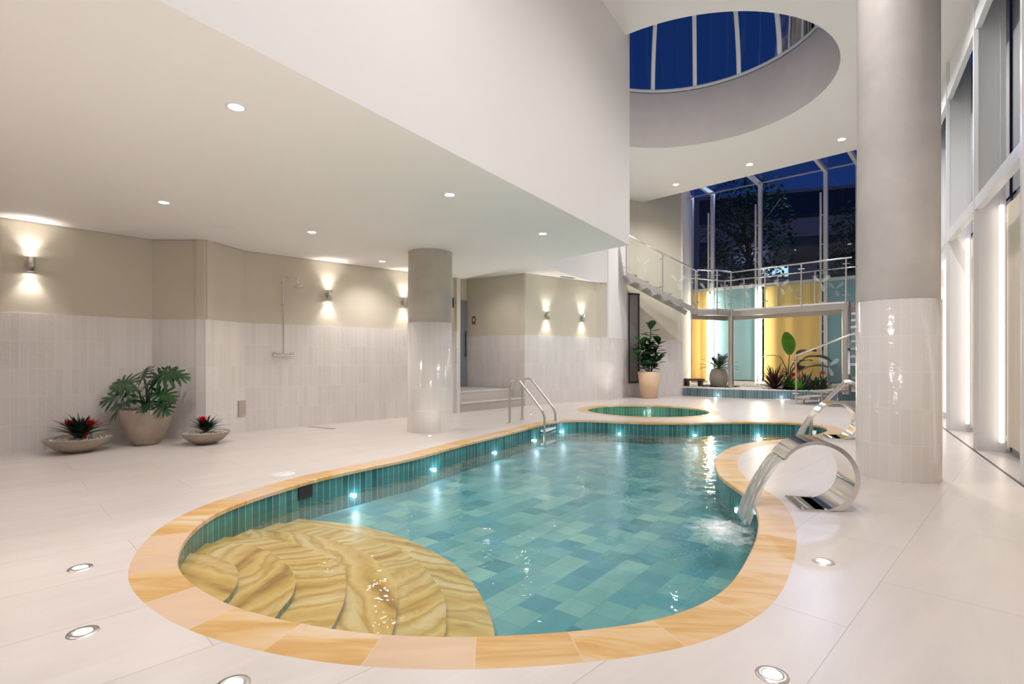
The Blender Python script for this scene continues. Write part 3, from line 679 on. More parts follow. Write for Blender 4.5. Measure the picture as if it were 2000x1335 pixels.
# ------------------------------------------------------------------ recessed lights
def downlight(px, py, zc, label, energy, grp, cone=140, r=.045, xy=None):
    p = fp(px, py, zc) if xy is None else Vector((*xy, zc)); e = empty('downlight', p, label, 'light', grp)
    mb = MB(); mb.lathe((p.x, p.y, zc), [(r, -.002), (r+.012, -.006), (r+.018, 0)], 28); mb.build('trim_ring', M['white2'], e)
    mb = MB(); mb.disc((p.x, p.y, zc-.003), r, 28, down=True); mb.build('lamp_face', M['lamp'], e)
    ld = bpy.data.lights.new('downlight_lamp', 'SPOT'); ld.energy = energy; ld.color = (1, .955, .945) if zc > 4 else (1, .94, .905); ld.spot_size = math.radians(cone); ld.spot_blend = .9; ld.shadow_soft_size = .06
    lo = bpy.data.objects.new('downlight_lamp', ld); COL.objects.link(lo); lo.location = (p.x, p.y, zc-.03)
for px, py, lb in ((461, 209, 'round downlight in the low ceiling, the largest and nearest one'), (320, 395, 'round downlight in the low ceiling above the tall potted plant'), (878, 380, 'round downlight in the low ceiling in front of the taupe column'),
                   (609, 453, 'round downlight in the low ceiling above the shower'), (747, 510, 'tiny round downlight just left of the taupe column top'), (1060, 456, 'round downlight in the low ceiling between column and free ceiling corner')):
    downlight(px, py, CEIL, lb, E_SOFFIT, 'downlights in the low ceiling')
for px, py, lb in ((1320, 360, 'downlight in the high ceiling nearest the white wall end'), (1464, 321, 'middle downlight in the high ceiling below the round opening'), (1644, 272, 'downlight in the high ceiling beside the large column')):
    downlight(px, py, HIGH, lb, E_HIGH*.72, 'downlights in the high ceiling', r=.065, cone=150)
for xy, lb in (((-5.2, 3.2), 'left of the frame, nearest the view'), ((-5.6, 0.4), 'level with the camera'), ((-7.4, 1.6), 'by the far left wall corner'), ((-7.0, -2), 'in the rear left corner behind the camera'), ((-3.6, 2.2), 'close to the white ceiling step, left of the camera')):  # extra downlights out of view, added to brighten the low-ceiling side
    downlight(0, 0, CEIL, 'added round downlight in the low ceiling '+lb, E_SOFFIT*.7, 'added downlights in the low ceiling out of view', xy=xy)
for xy, lb in (((2.3, 4.6), 'above the near water spout'), ((.3, 2.6), 'above the near pool edge'), ((-.9, .2), 'right above the camera'), ((-2.2, -2), 'behind the camera'), ((1.6, 1.2), 'above the right foreground deck'), ((4.6, 6.9), 'above the far water spout'), ((6.0, 9.0), 'behind the large column by the windows')):  # unseen high downlights added to raise the light in the hall
    downlight(0, 0, HIGH, 'added round downlight in the high ceiling '+lb, E_HIGH*(.42 if xy[1] < 6 else .8), 'added downlights in the high ceiling out of view', xy=xy, r=.065, cone=160)
for xy, lb in (((-.6, 11.7), 'above the landing steps'), ((.3, 10.9), 'before the two small wall lamps')):  # hidden lamps added to brighten the passage
    downlight(0, 0, PASS, 'added round downlight in the passage ceiling '+lb, 25, 'added downlights in the passage ceiling out of view', xy=xy)
def floorlight(px, py, label, r=.055, up=1.0):
    p = fp(px, py, 0); e = empty('floor_light', (p.x, p.y, 0), label, 'light', 'lights sunk in the deck')
    mb = MB(); mb.lathe((p.x, p.y, 0), [(r*.58, .004), (r*.62, .006), (r*.95, .005), (r, .0005)], 32); mb.build('bezel', M['brushed'], e)
    mb = MB(); mb.disc((p.x, p.y, .0035), r*.6, 28); mb.build('lens', M['floorlamp'], e)
    ld = bpy.data.lights.new('deck_lamp', 'SPOT'); ld.energy = E_DECK*up; ld.color = (1, .95, .90); ld.spot_size = math.radians(150); ld.spot_blend = 1; ld.shadow_soft_size = .03
    lo = bpy.data.objects.new('deck_lamp', ld); COL.objects.link(lo); lo.location = (p.x, p.y, .02); lo.rotation_euler = (PI, 0, 0)
floorlight(157, 1109, 'round steel light sunk in the deck left of the pool, farther one'); floorlight(162, 1235, 'round steel light sunk in the deck left of the pool, nearer one')
floorlight(455, 1337, 'round deck light cut off by the bottom edge, left of centre'); floorlight(1508, 1318, 'round steel deck light at the bottom right corner of the pool', up=3)
floorlight(1608, 1097, 'round steel deck light right of the near water spout', up=4); floorlight(839, 851, 'small round deck light at the foot of the taupe column', .045, .12)
floorlight(1037, 809.5, 'tiny deck light between pool ladder and wall', .035); floorlight(1224, 783, 'tiny deck light behind the spa near the pier', .035)
p = fp(553, 925); mb = MB(); mb.lathe((p.x, p.y, 0), [(0, .006), (.095, .006), (.105, .0005)], 36)
tag(mb.build('skimmer_lid', M['rubber']), 'round white skimmer lid in the deck beside the sandstone edge', 'lid')
p = fp(628, 835); mb = MB(); mb.box((p.x, p.y, .004), (.05, .55, .008), .55+.55); tag(mb.build('floor_drain', M['brushed']), 'narrow steel drain strip in the deck left of the taupe column', 'drain')
p = fp(435, 443, CEIL); mb = MB(); mb.disc((p.x, p.y, CEIL-.004), .11, 32, down=True); mb.lathe((p.x, p.y, CEIL), [(.11, -.004), (.12, 0)], 32)
tag(mb.build('ceiling_speaker', M['white']), 'flat round white speaker in the low ceiling', 'speaker')
p = fp(1108, 541, PASS); mb = MB(); mb.box((p.x, p.y, PASS-.006), (.42, .07, .012), .68); tag(mb.build('air_vent', M['greydoor']), 'slim grey air vent in the bright ceiling above the far sconces', 'vent')

# ------------------------------------------------------------------ sconces
def sconce(px, py, A, B, label):
    p = Vector(onseg(px, A, B)); z = zat(py, p.y); d = (Vector(B)-Vector(A)).normalized(); nn = Vector((d.y, -d.x)); off = 0.012
    c = p+nn*(.075-off); e = empty('wall_sconce', (c.x, c.y, z), label, 'wall lamp', 'up and down wall lamps')
    w0 = p-nn*off
    mb = MB(); mb.tube([(*w0, z), (*(w0+nn*.018), z)], .05, 20); mb.tube([(*w0, z), (*c, z)], .018, 12); mb.build('mount', M['brushed'], e)
    mb = MB(); mb.lathe((c.x, c.y, z), [(.028, -.078), (.036, -.085), (.036, .085), (.028, .078)], 24); bo_ = mb.build('body', M['brushed'], e)
    for s in (-1, 1):
        mb = MB(); mb.disc((c.x, c.y, z+s*.077), .029, 20, down=s < 0); mb.build('lamp_face', M['lamp'], bo_)
        ld = bpy.data.lights.new('sconce_lamp', 'SPOT'); ld.energy = E_SCONCE*3.8; ld.color = (1, .93, .84); ld.spot_size = math.radians(95); ld.spot_blend = .9; ld.shadow_soft_size = .02
        lo = bpy.data.objects.new('sconce_lamp', ld); COL.objects.link(lo); lo.location = (c.x, c.y, z+s*.09)
        if s > 0: lo.rotation_euler = (PI, 0, 0)
sconce(59, 517, P0, (-4.86, 6.95), 'steel up and down wall lamp at the far left above the bowl') if False else sconce(59, 517, P0, P1, 'steel up and down wall lamp at the far left above the bowl')
sconce(641, 577, P3, P5, 'steel up and down wall lamp right of the shower'); sconce(788, 591, P3, P5, 'steel up and down wall lamp partly hidden by the taupe column')
sconce(1067, 616, Q1, Q2, 'left one of the two small wall lamps above the pool ladder'); sconce(1136, 621, Q1, Q2, 'right one of the two small wall lamps, next to the pier')

# ------------------------------------------------------------------ shower
p = Vector(onseg(551, P3, P5)); d = (Vector(P5)-Vector(P3)).normalized(); nn = Vector((d.y, -d.x)); zc = zat(692, p.y); zt2 = zat(545, p.y)
e = empty('wall_shower', (p.x, p.y, zc), 'chrome shower with riser pipe and round head on the tiled wall', 'shower')
q = p+nn*.06
mb = MB(); mb.tube([(*q, zc), (*q, zt2)], .011, 10); [mb.tube([(*(p-nn*.012), z), (*q, z)], .014, 10) for z in (zt2-.05, TILE+.3)]; mb.build('riser_pipe', M['steel'], e)
dirh = (d*.75+nn*.6).normalized()
mb = MB(); arm = [Vector((*q, zt2)), Vector((*(q+dirh*.16), zt2+.03)), Vector((*(q+dirh*.20), zt2)), Vector((*(q+dirh*.22), zt2-.09))]; mb.tube(arm, .010, 10); mb.build('arm', M['steel'], e)
h = q+dirh*.22; mb = MB(); mb.lathe((h.x, h.y, zt2-.13), [(0, 0), (.075, 0), (.08, .01), (.04, .03), (.02, .05), (0, .05)], 28); mb.build('shower_head', M['steel'], e)
mb = MB(); a = q-d*.10; b = q+d*.10; mb.tube([(*a, zc), (*b, zc)], .022, 16); mx_ = mb.build('mixer_body', M['steel'], e)
for s in (-1, 1):
    a = q+d*.10*s; b = q+d*.155*s; mb = MB(); mb.tube([(*a, zc), (*b, zc)], .031, 16); mb.build('knob', M['steel'], mx_)
    mb = MB(); a = q+d*.07*s; mb.tube([(*a, zc), (*(a-nn*.07), zc)], .025, 14); mb.build('wall_flange', M['steel'], e)

# ------------------------------------------------------------------ pool ladders
def ladder(f1, f2, pdir, label, reach=.62, Ht=.73):
    f1, f2, pdir = Vector(f1), Vector(f2), Vector(pdir).normalized(); e = empty('pool_ladder', (f1.x, f1.y, 0), label, 'ladder')
    for f in (f1, f2):
        P = lambda s, z: Vector((*(f+pdir*s), z))
        pts = [P(0, .003), P(0, .3), P(0, Ht-.13)]
        for k in range(1, 9):
            a = PI-PI*k/9*.82; pts.append(P(.115+.115*math.cos(a), Ht-.13+.13*math.sin(a)))
        pts += [P(reach-.07, .27), P(reach-.03, .20), P(reach, .12), P(reach, 0), P(reach, -.5)]
        mb = MB(); mb.tube(resample(spline(pts, False, 4), .03, False)[0], .020, 12); mb.build('handrail', M['brushed'], e)
        mb = MB(); mb.lathe((f.x, f.y, .001), [(.045, 0), (.045, .008), (.02, .014)], 20); mb.build('foot_flange', M['steel'], e)
    a, b = f1+pdir*reach, f2+pdir*reach
    for z in (-.10, -.32):
        mb = MB(); mb.bar((*(a+pdir*-.02), z), (*(b+pdir*-.02), z), .09, .03); mb.build('tread', M['rubber'], e)
ladder((-.04, 8.90), (.18, 9.41), (.92, -.40), 'steel pool ladder with two arched handrails on the left pool side')
ladder((5.15, 7.87), (5.42, 8.32), (-.85, .53), 'steel pool ladder beyond the far water spout, partly behind the large column')

# ------------------------------------------------------------------ water spouts
def spout(bx, by, wdir, label, lab2, wid=.34, s=1.0, land=.36):
    wdir = Vector(wdir).normalized(); fl = Vector((-wdir.y, wdir.x))
    if fl.x > 0: fl = -fl
    e = empty('water_spout', (bx, by, 0), label, 'water spout')
    c = Vector((bx, by)); zc = .232*s; R = .268*s; pts = []
    def P(ss, w_, z): q = c+fl*ss+wdir*w_; return Vector((q.x, q.y, z))
    S = 44; a0, a1 = math.radians(-108), math.radians(150); prof = []
    for k in range(S+1):
        t = k/S; a = a0+(a1-a0)*t
        th = .045*s*(1-.55*t); ss = -R*math.cos(a); z = zc+R*math.sin(a)
        si = -(R-th)*math.cos(a); zi = zc+(R-th)*math.sin(a); prof.append((ss, max(z, .006), si, max(zi, .012)))
    prof = [q for q in prof]
    mb = MB(); W = wid/2; vs = []
    for (ss, z, si, zi) in prof:
        vs += [P(ss, -W, z), P(ss, W, z), P(si, W, zi), P(si, -W, zi)]
    fs = []
    for k in range(len(prof)-1):
        b = 4*k
        for j in range(4): fs.append((b+j, b+(j+1) % 4, b+4+(j+1) % 4, b+4+j))
    for f in fs: pass
    n0 = len(vs)
    mb.add(vs, [f for i, f in enumerate(fs) if i % 4 in (0, 2)], None, 0, True); mb.add(vs, [f for i, f in enumerate(fs) if i % 4 in (1, 3)], None, 0, False)
    mb.add(vs[:4], [(3, 2, 1, 0)]); mb.build('curved_body', M['steel'], e)
    mo = vs[-4:]; m2 = MB(); cen = sum(mo, Vector())/4; m2.add([v.lerp(cen, .12) for v in mo], [(0, 1, 2, 3)]); m2.build('mouth', M['black'], e)
    mb = MB(); az2 = math.atan2(wdir.y, wdir.x); bc = P(.03*s, 0, .007); mb.box((bc.x, bc.y, .006), (wid+.05, .20*s, .012), az2); bpl = mb.build('base_plate', M['steel'], e)
    for i in (-1, 1):
        for j in (-1, 1):
            q = P(.03*s+j*.075*s, i*(W+.005), .012); mb = MB(); mb.lathe(q, [(.012, 0), (.012, .007), (0, .009)], 10); mb.build('bolt', M['steel'], bpl)
    # falling sheet of water
    ss, z, si, zi = prof[-1]; m = ((ss+si)/2, (z+zi)/2); mb = MB(); rows = 22; colsn = 9; vs = []
    tx, tz = math.cos(a1-PI/2)*-1, math.sin(a1-PI/2)*-1
    for th in (0, 1):
        for i in range(rows+1):
            t = i/rows; x = m[0]+land*s*(t**.8)*.75; zz = m[1]-(m[1]-WZ+.01)*t**1.2
            for j in range(colsn+1):
                u = j/colsn*2-1; wob = .006*math.sin(u*9+t*7+th)
                vs.append(P(x+wob-th*.014*(1+t), u*W*(.94+.02*t), zz))
    nn = (rows+1)*(colsn+1); fs = []
    for th in (0, 1):
        for i in range(rows):
            for j in range(colsn):
                q = th*nn+i*(colsn+1)+j; f = (q, q+1, q+colsn+2, q+colsn+1); fs.append(f if th else f[::-1])
    mb.add(vs, fs, None, 0, True); tag(mb.build('falling_water', M['fall']), lab2, 'water', kind='stuff')
    return P(m[0]+land*s*.75, 0, WZ)
hit = spout(2.24, 3.97, (.22, .97), 'polished steel swan neck water spout at the near right pool edge', 'sheet of water pouring from the near steel spout')
hit2 = spout(4.46, 7.32, (.35, .93), 'polished steel swan neck water spout farther off, next to the large column', 'sheet of water pouring from the far steel spout', wid=.36)
# splash foam
def foammat(name, cx, cy, rx, ry, rot, scale, dens):
    m = bpy.data.materials.new(name); m.use_nodes = True; t = m.node_tree; t.nodes.clear()
    o = N(t, 'ShaderNodeOutputMaterial'); d = N(t, 'ShaderNodeBsdfDiffuse'); d.inputs[0].default_value = (.90, .94, .96, 1); tr = N(t, 'ShaderNodeBsdfTransparent'); mx = N(t, 'ShaderNodeMixShader')
    co = N(t, 'ShaderNodeTexCoord'); n = N(t, 'ShaderNodeTexNoise', Scale=scale, Detail=9.0, Roughness=.68, Distortion=.8); t.links.new(co.outputs['Object'], n.inputs['Vector'])
    ln = N(t, 'ShaderNodeVectorMath', operation='LENGTH'); t.links.new(co.outputs['UV'], ln.inputs[0])
    mr = N(t, 'ShaderNodeMapRange'); mr.inputs['From Min'].default_value = 0; mr.inputs['From Max'].default_value = 1; mr.inputs['To Min'].default_value = dens; mr.inputs['To Max'].default_value = -.38
    t.links.new(ln.outputs['Value'], mr.inputs['Value']); ad = N(t, 'ShaderNodeMath', operation='ADD'); t.links.new(n.outputs['Fac'], ad.inputs[0]); t.links.new(mr.outputs[0], ad.inputs[1])
    r = N(t, 'ShaderNodeMapRange'); r.inputs['From Min'].default_value = .5; r.inputs['From Max'].default_value = .95; r.inputs['To Max'].default_value = .9; t.links.new(ad.outputs[0], r.inputs['Value'])
    t.links.new(r.outputs[0], mx.inputs[0]); t.links.new(tr.outputs[0], mx.inputs[1]); t.links.new(d.outputs[0], mx.inputs[2]); t.links.new(mx.outputs[0], o.inputs[0]); return m
def foampatch(c, rx, ry, rot, label, scale=14, dens=.28, hump=.03, z=None, name='splash_foam'):
    z = WZ if z is None else z; mb = MB(); NR, NA = 10, 40; vs = [(c[0], c[1], z+.004+hump)]; uv = [(0, 0)]
    for i in range(1, NR+1):
        for k in range(NA):
            a = 2*PI*k/NA; q = i/NR; x, y = rx*q*math.cos(a), ry*q*math.sin(a)
            vs.append((c[0]+x*math.cos(rot)-y*math.sin(rot), c[1]+x*math.sin(rot)+y*math.cos(rot), z+.004+hump*(1-q)**2+random.uniform(0, .006)*(1-q))); uv.append((q*math.cos(a), q*math.sin(a)))
    fs = [(0, 1+k, 1+(k+1) % NA) for k in range(NA)]+[(1+i*NA+k, 1+(i+1)*NA+k, 1+(i+1)*NA+(k+1) % NA, 1+i*NA+(k+1) % NA) for i in range(NR-1) for k in range(NA)]
    mb.add(vs, fs, [[uv[j] for j in f] for f in fs], 0, True)
    return tag(mb.build(name, foammat('foam_layer', c[0], c[1], rx, ry, rot, scale, dens)), label, 'foam', kind='stuff')
fc = fp(1408, 1036, WZ); foampatch(fc, .40, .62, -.25, 'white splash foam where the near spout pours into the pool', scale=10, dens=.44, hump=.012)
foampatch((SPC.x-.35, SPC.y-.1, 0), .62, .62, 0, 'white bubbling foam on the spa water', dens=.32, z=SWZ, hump=.03, name='bubbling_foam')
foampatch(fp(1565, 850, WZ), .35, .22, 0, 'faint foam where the far spout pours into the pool', dens=.05)
fc2 = fp(1385, 1045, WZ); mb = MB()
for k in range(260):
    a = random.gauss(0, 1); b = random.gauss(0, 1); q = Vector((fc2.x-.08+a*.30, fc2.y-.02+b*.28))
    if min((q-pp).length for pp in pool[::4]) > .05: mb.rock((q.x, q.y, WZ+.001), random.uniform(.0015, .0045))
tag(mb.build('water_droplets', M['foam']), 'small bubbles scattered on the water around the near splash', 'bubbles', kind='stuff')

# ------------------------------------------------------------------ plants
def leafblade(mb, base, az, el, L, W, droop=.6, mi=0, n=8, prof=None, twist=0, fold=.12):
    """strap or oval leaf: rises at elevation el and droops along its length"""
    base = Vector(base); vs = []; d = Vector((math.cos(az), math.sin(az), 0)); p = base.copy(); e = el; side0 = Vector((-math.sin(az), math.cos(az), 0))
    prof = prof or (lambda t: math.sin(PI*min(1, t*.85+.15))**.8)
    for i in range(n+1):
        t = i/n; w_ = W/2*prof(t); up = Vector((0, 0, 1)); dirv = d*math.cos(e)+up*math.sin(e); nrm = dirv.cross(side0)
        sd = (side0*math.cos(twist*t)+nrm*math.sin(twist*t)); f = nrm*-fold*w_*2
        vs += [p-sd*w_-f*0, p+f, p+sd*w_]
        p = p+dirv*L/n; e -= droop/n
    mb.add(vs, [(3*i+a, 3*i+a+1, 3*i+a+4, 3*i+a+3) for i in range(n) for a in (0, 1)], None, mi, True)
strapp = lambda t: (1-t**3)*(.7+.3*math.sin(PI*min(1, t*1.5)))
def pebbles(c, r, z, parent, n=240, rr=.012, rin=0):
    mb = MB(); mb.lathe((c[0], c[1], z-.012), [(0, .004), (r, 0)], 24)
    for k in range(n):
        a = random.random()*2*PI; q = r*math.sqrt(random.random()); mb.rock((c[0]+q*math.cos(a), c[1]+q*math.sin(a), z-.004+random.random()*.006), rr*random.uniform(.7, 1.2))
    return tag(mb.build('pebbles', M['pebble'], parent), kind='stuff')
def bowl(c, r, h, label, cat, mat, parts, cup=False):
    e = empty('potted_'+cat, (c[0], c[1], 0), label, 'potted plant'); mb = MB()
    if cup: pr = [(0, 0), (r*.45, 0), (r*.52, .02), (r*.72, h*.22), (r*.90, h*.55), (r*.985, h*.82), (r, h), (r-.03, h), (r-.04, h-.05), (0, h-.05)]
    else: pr = [(0, 0), (r*.38, 0), (r*.45, .012), (r*.70, h*.33), (r*.88, h*.66), (r, h), (r-.025, h), (r-.06, h-.03), (0, h-.04)]
    q = []
    for i in range(len(pr)-1):
        for j in range(4): t = j/4; q.append((pr[i][0]*(1-t)+pr[i+1][0]*t, pr[i][1]*(1-t)+pr[i+1][1]*t)) if 2 <= i < 5 else (q.append(pr[i]) if j == 0 else None)
    q.append(pr[-1]); mb.lathe((c[0], c[1], 0), q, 48); mb.build('pot', mat, e); return e
def bromeliad(e, c, z, R, flowers, n=34, mat='leafblack'):
    mb = MB()
    for k in range(n):
        t = k/n; a = k*2.399; el = .55+.9*t+random.uniform(-.1, .1); leafblade(mb, (c[0], c[1], z+.01), a, el, R*(1.05-.30*t)*random.uniform(.85, 1.1), R*.17, .95-.4*t, prof=strapp, n=8)
    mb.build('leaves', M[mat], e)
    for (dx, dy, dz, r, mt) in flowers:
        mb = MB(); f = (c[0]+dx, c[1]+dy, z+dz)
        for k in range(26): leafblade(mb, f, k*2.399, .15+1.3*k/26, r*(1.1-.4*k/26), r*.42, .3, n=4, prof=lambda t: (1-t)**.6*(.5+.9*t) if t < 1 else 0.02)
        mb.tube([f, (c[0]+dx*.4, c[1]+dy*.4, z)], .012, 6); mb.build('flower', M[mt], e)
c = (-5.08, 6.20); e = bowl(c, .325, .165, 'wide shallow stone bowl with two red bromeliads at the far left', 'bromeliad', M['pot'], None)
pebbles(c, .29, .15, e); bromeliad(e, (c[0]+.02, c[1]), .15, .38, [(-.09, -.03, .15, .12, 'red'), (.13, 0, .15, .12, 'red')], 60)
c = (-3.93, 6.80); e = bowl(c, .285, .15, 'small shallow stone bowl with one red bromeliad, right of the tall pot', 'bromeliad', M['pot'], None)
pebbles(c, .255, .138, e); bromeliad(e, c, .138, .30, [(-.01, -.05, .15, .10, 'red')], 46)
# lobed philodendron
def lobed(mb, base, az, tilt, L, mi=0, droop=.5, roll=0):
    """deeply cut leaf: a blade whose outline runs out into finger like lobes"""
    base = Vector(base); d = Vector((math.cos(az)*math.cos(tilt), math.sin(az)*math.cos(tilt), math.sin(tilt))); s0 = Vector((-math.sin(az), math.cos(az), 0)); nr = d.cross(s0)
    sv = s0*math.cos(roll)+nr*math.sin(roll); nv = d.cross(sv)
    P = lambda x, y, h=0: base+d*x*L+sv*y*L+nv*h*L+Vector((0, 0, -droop*L*.35*x*x-.25*L*y*y))
    K = 7
    for sg in (-1, 1):
        prev_root = P(-.05, 0); rim = []
        for k in range(K):
            t = k/(K-1); an = math.radians(150-138*t); ln = (.34+.30*math.sin(PI*(.12+.80*t)))*random.uniform(.92, 1.08); rx = .02+.62*t
            tip = (rx+ln*math.cos(an), sg*ln*math.sin(an)); w_ = .062
            nx, ny = -math.sin(an), sg*math.cos(an); m1 = (rx+ln*.42*math.cos(an), sg*ln*.42*math.sin(an)); m2 = (rx+ln*.74*math.cos(an), sg*ln*.74*math.sin(an))
            q = [P(rx-.07, 0), P(rx+.09, 0), P(m1[0]-nx*w_, m1[1]-ny*w_, .02), P(m1[0]+nx*w_, m1[1]+ny*w_, .02), P(m2[0]-nx*w_*.95, m2[1]-ny*w_*.95), P(m2[0]+nx*w_*.95, m2[1]+ny*w_*.95), P(*tip)]
            if sg > 0: mb.add(q, [(0, 1, 2, 3), (3, 2, 4, 5), (5, 4, 6)], None, mi, True)
            else: mb.add(q, [(3, 2, 1, 0), (5, 4, 2, 3), (6, 4, 5)], None, mi, True)
    mb.add([P(.55, -.05), P(.55, .05), P(1.05, 0)], [(0, 1, 2)], None, mi)
c = (-4.65, 6.73); e = bowl(c, .288, .455, 'tall rounded stone pot with a large lobed leaf plant by the left wall', 'philodendron', M['pot'], None, cup=True)
pebbles(c, .25, .43, e, 200); mb = MB(); ms = MB()
for (tx, ty, tz, a, tl, L, ro) in ((.16, -.02, .40, .15, .25, .34, 1.0), (.28, .02, .46, .4, -.1, .28, .9), (.22, -.06, .22, -.2, -.2, .30, .8), (.30, -.1, .10, -.5, -.5, .24, .6), (-.18, -.05, .34, 2.9, .1, .32, -.9), (-.22, -.08, .20, 3.5, -.2, .30, -.8), (-.08, .05, .40, 1.9, .8, .26, -.6), (-.28, -.02, .08, 3.3, -.7, .26, -.6), (.04, -.14, .18, -1.3, .1, .26, .2), (.10, -.08, .32, -.9, .3, .26, .7), (-.06, -.15, .28, -2.1, .2, .26, -.5), (-.12, -.12, .12, -2.6, -.3, .24, -.4), (.10, -.12, .08, -1.0, -.2, .22, .3)):
    t = Vector((c[0]+tx*.8, c[1]+ty, .44+tz)); b = Vector((c[0]+random.uniform(-.03, .03), c[1]+random.uniform(-.03, .03), .42)); m_ = b.lerp(t, .5)+Vector((-tx*.15, 0, .07))
    ms.tube([b, b.lerp(m_, .5)+Vector((0, 0, .02)), m_, m_.lerp(t, .5)+Vector((0, 0, .01)), t], .008, 6)
    lobed(mb, t, a, tl, L, roll=ro)
mb.build('leaves', M['leaf'], e); ms.build('stems', M['leaf'], e)
# fiddle leaf fig
c = (3.74, 14.48); e = empty('potted_fig', (*c, 0), 'tall fiddle leaf fig in a tapered peach coloured pot at the back wall', 'potted plant')
mb = MB(); mb.lathe((*c, 0), [(0, 0), (.205, 0), (.215, .01), (.305, .72), (.285, .72), (.27, .66), (0, .66)], 44); mb.build('pot', M['clay'], e)
mb = MB(); mb.lathe((*c, .665), [(0, .01), (.27, 0)], 24); mb.build('soil', M['soil'], e)
mt = MB(); ml = MB(); oval = lambda t: math.sin(PI*min(1, .06+t*.90))**.7*(.72+.45*t)
for (tx, ty, top) in ((.05, 0, 1.95), (-.22, -.05, 1.5), (.27, -.05, 1.55), (-.05, -.12, 1.35), (-.33, -.02, 1.2), (.30, -.08, 1.15)):
    a = Vector((c[0]+.1*tx, c[1], .66)); b = Vector((c[0]+tx, c[1]+ty, top)); mt.tube([a, a.lerp(b, .5)+Vector((0, 0, .03)), b], [.016, .012, .008], 7)
    nl = int(24*(top-.7)/1.0)
    for k in range(nl):
        t = .22+.78*k/nl; p = a.lerp(b, t); leafblade(ml, p, k*2.399+tx*9, random.uniform(.2, .9)+.5*(k > nl-4), random.uniform(.24, .33), random.uniform(.18, .24), .8, prof=oval, n=6, mi=0 if random.random() < .85 else 1)
mt.build('trunk', M['bark'], e); ml.build('leaves', [M['leaf'], M['leaf2']], e)
# planter bed
pb_ = empty('planter_bed', (PL[8].x, PL[8].y, 0), 'long curved raised planter bed faced with grey blue tiles', 'planter')
inn_l = [p+Vector((.35, .94))*.10 for p in PL]
mb = MB(); L = 0
for i in range(len(PL)-1):
    a, b = PL[i], PL[i+1]; d = (b-a).length
    mb.quad((*a, 0), (*b, 0), (*b, .225), (*a, .225), [(L, .0), (L+d, 0), (L+d, .225), (L, .225)], 0, True)
    mb.quad((*a, .225), (*b, .225), (*inn_l[i+1], .225), (*inn_l[i], .225), [(L, 0), (L+d, 0), (L+d, .1), (L, .1)], 0); L += d
mb.build('tiled_front', M['bluegrey'], pb_)
bed = [tuple(p) for p in inn_l]+[(11.3, 15.3), G1, R3, R2]
mb = MB(); mb.prism(bed, .0, .215, bottom=False); mb.build('soil', M['potgrey'], pb_)
from mathutils.geometry import intersect_point_line
def inbed(x, y):
    ins = False; n = len(bed)
    for i in range(n):
        a, b = bed[i], bed[(i+1) % n]
        if (a[1] > y) != (b[1] > y) and x < (b[0]-a[0])*(y-a[1])/(b[1]-a[1])+a[0]: ins = not ins
    return ins
mb = MB(); k = 0
while k < 3600:
    x, y = random.uniform(4.9, 9.6), random.uniform(13.5, 17.6)
    if inbed(x, y) and (y-(15.4-(x-5)*.45) < random.expovariate(.7)): mb.rock((x, y, .225), random.uniform(.02, .042)); k += 1
tag(mb.build('white_pebbles', M['pebble']), 'white pebbles covering the raised planter bed', 'pebbles', kind='stuff')
mb = MB()
for k in range(60): mb.rock((6.95+random.uniform(-.35, .35), 13.9-random.random()*.16, .012), random.uniform(.012, .022))
tag(mb.build('white_pebbles', M['pebble']), 'few white pebbles spilled on the deck below the planter bed', 'pebbles', kind='stuff')
# small bed lamps lighting the tiled front
for x, y in ((5.62, 14.62), (7.05, 13.82)):
    ld = bpy.data.lights.new('bed_lamp', 'POINT'); ld.energy = .5; ld.color = (.8, .95, 1); ld.shadow_soft_size = .04
    lo = bpy.data.objects.new('bed_lamp', ld); COL.objects.link(lo); lo.location = (x, y, .06)
# cycad
c = (6.22, 15.95); z0 = .23; e = empty('potted_cycad', (*c, z0), 'round pale pot with a spiky cycad palm in the planter bed', 'potted plant')
mb = MB(); mb.lathe((*c, z0), [(0, 0), (.17, 0), (.24, .08), (.275, .22), (.27, .36), (.22, .50), (.19, .54), (.16, .54), (.16, .50), (0, .50)], 40); mb.build('pot', M['potgrey'], e)
mb = MB()
for k in range(30):
    az = k*2.399; el = .45+1.0*(k/30); L = .60; p = Vector((*c, z0+.50)); dv = Vector((math.cos(az), math.sin(az), 0)); sd = Vector((-math.sin(az), math.cos(az), 0)); e_ = el; prev = p
    for i in range(12):
        e_ -= .07; d3 = dv*math.cos(e_)+Vector((0, 0, math.sin(e_))); q = prev+d3*L/12
        mb.tube([prev, q], .006, 4, caps=False)
        if i > 1:
            for sg in (-1, 1):
                t_ = q+(sd*sg*.75+d3*.8).normalized()*.17*math.sin(PI*(i+1)/14); mb.add([q, q+d3*.045, t_], [(0, 1, 2)])
        prev = q
mb.build('fronds', M['leaf'], e)
mb = MB()
for k in range(260): a = random.random()*2*PI; r = .28+random.random()*.25; mb.rock((c[0]+r*math.cos(a), c[1]-.12+r*math.sin(a), .24), random.uniform(.018, .035))
tag(mb.build('mulch', M['soil']), 'dark bark chips around the pale cycad pot', 'mulch', kind='stuff')
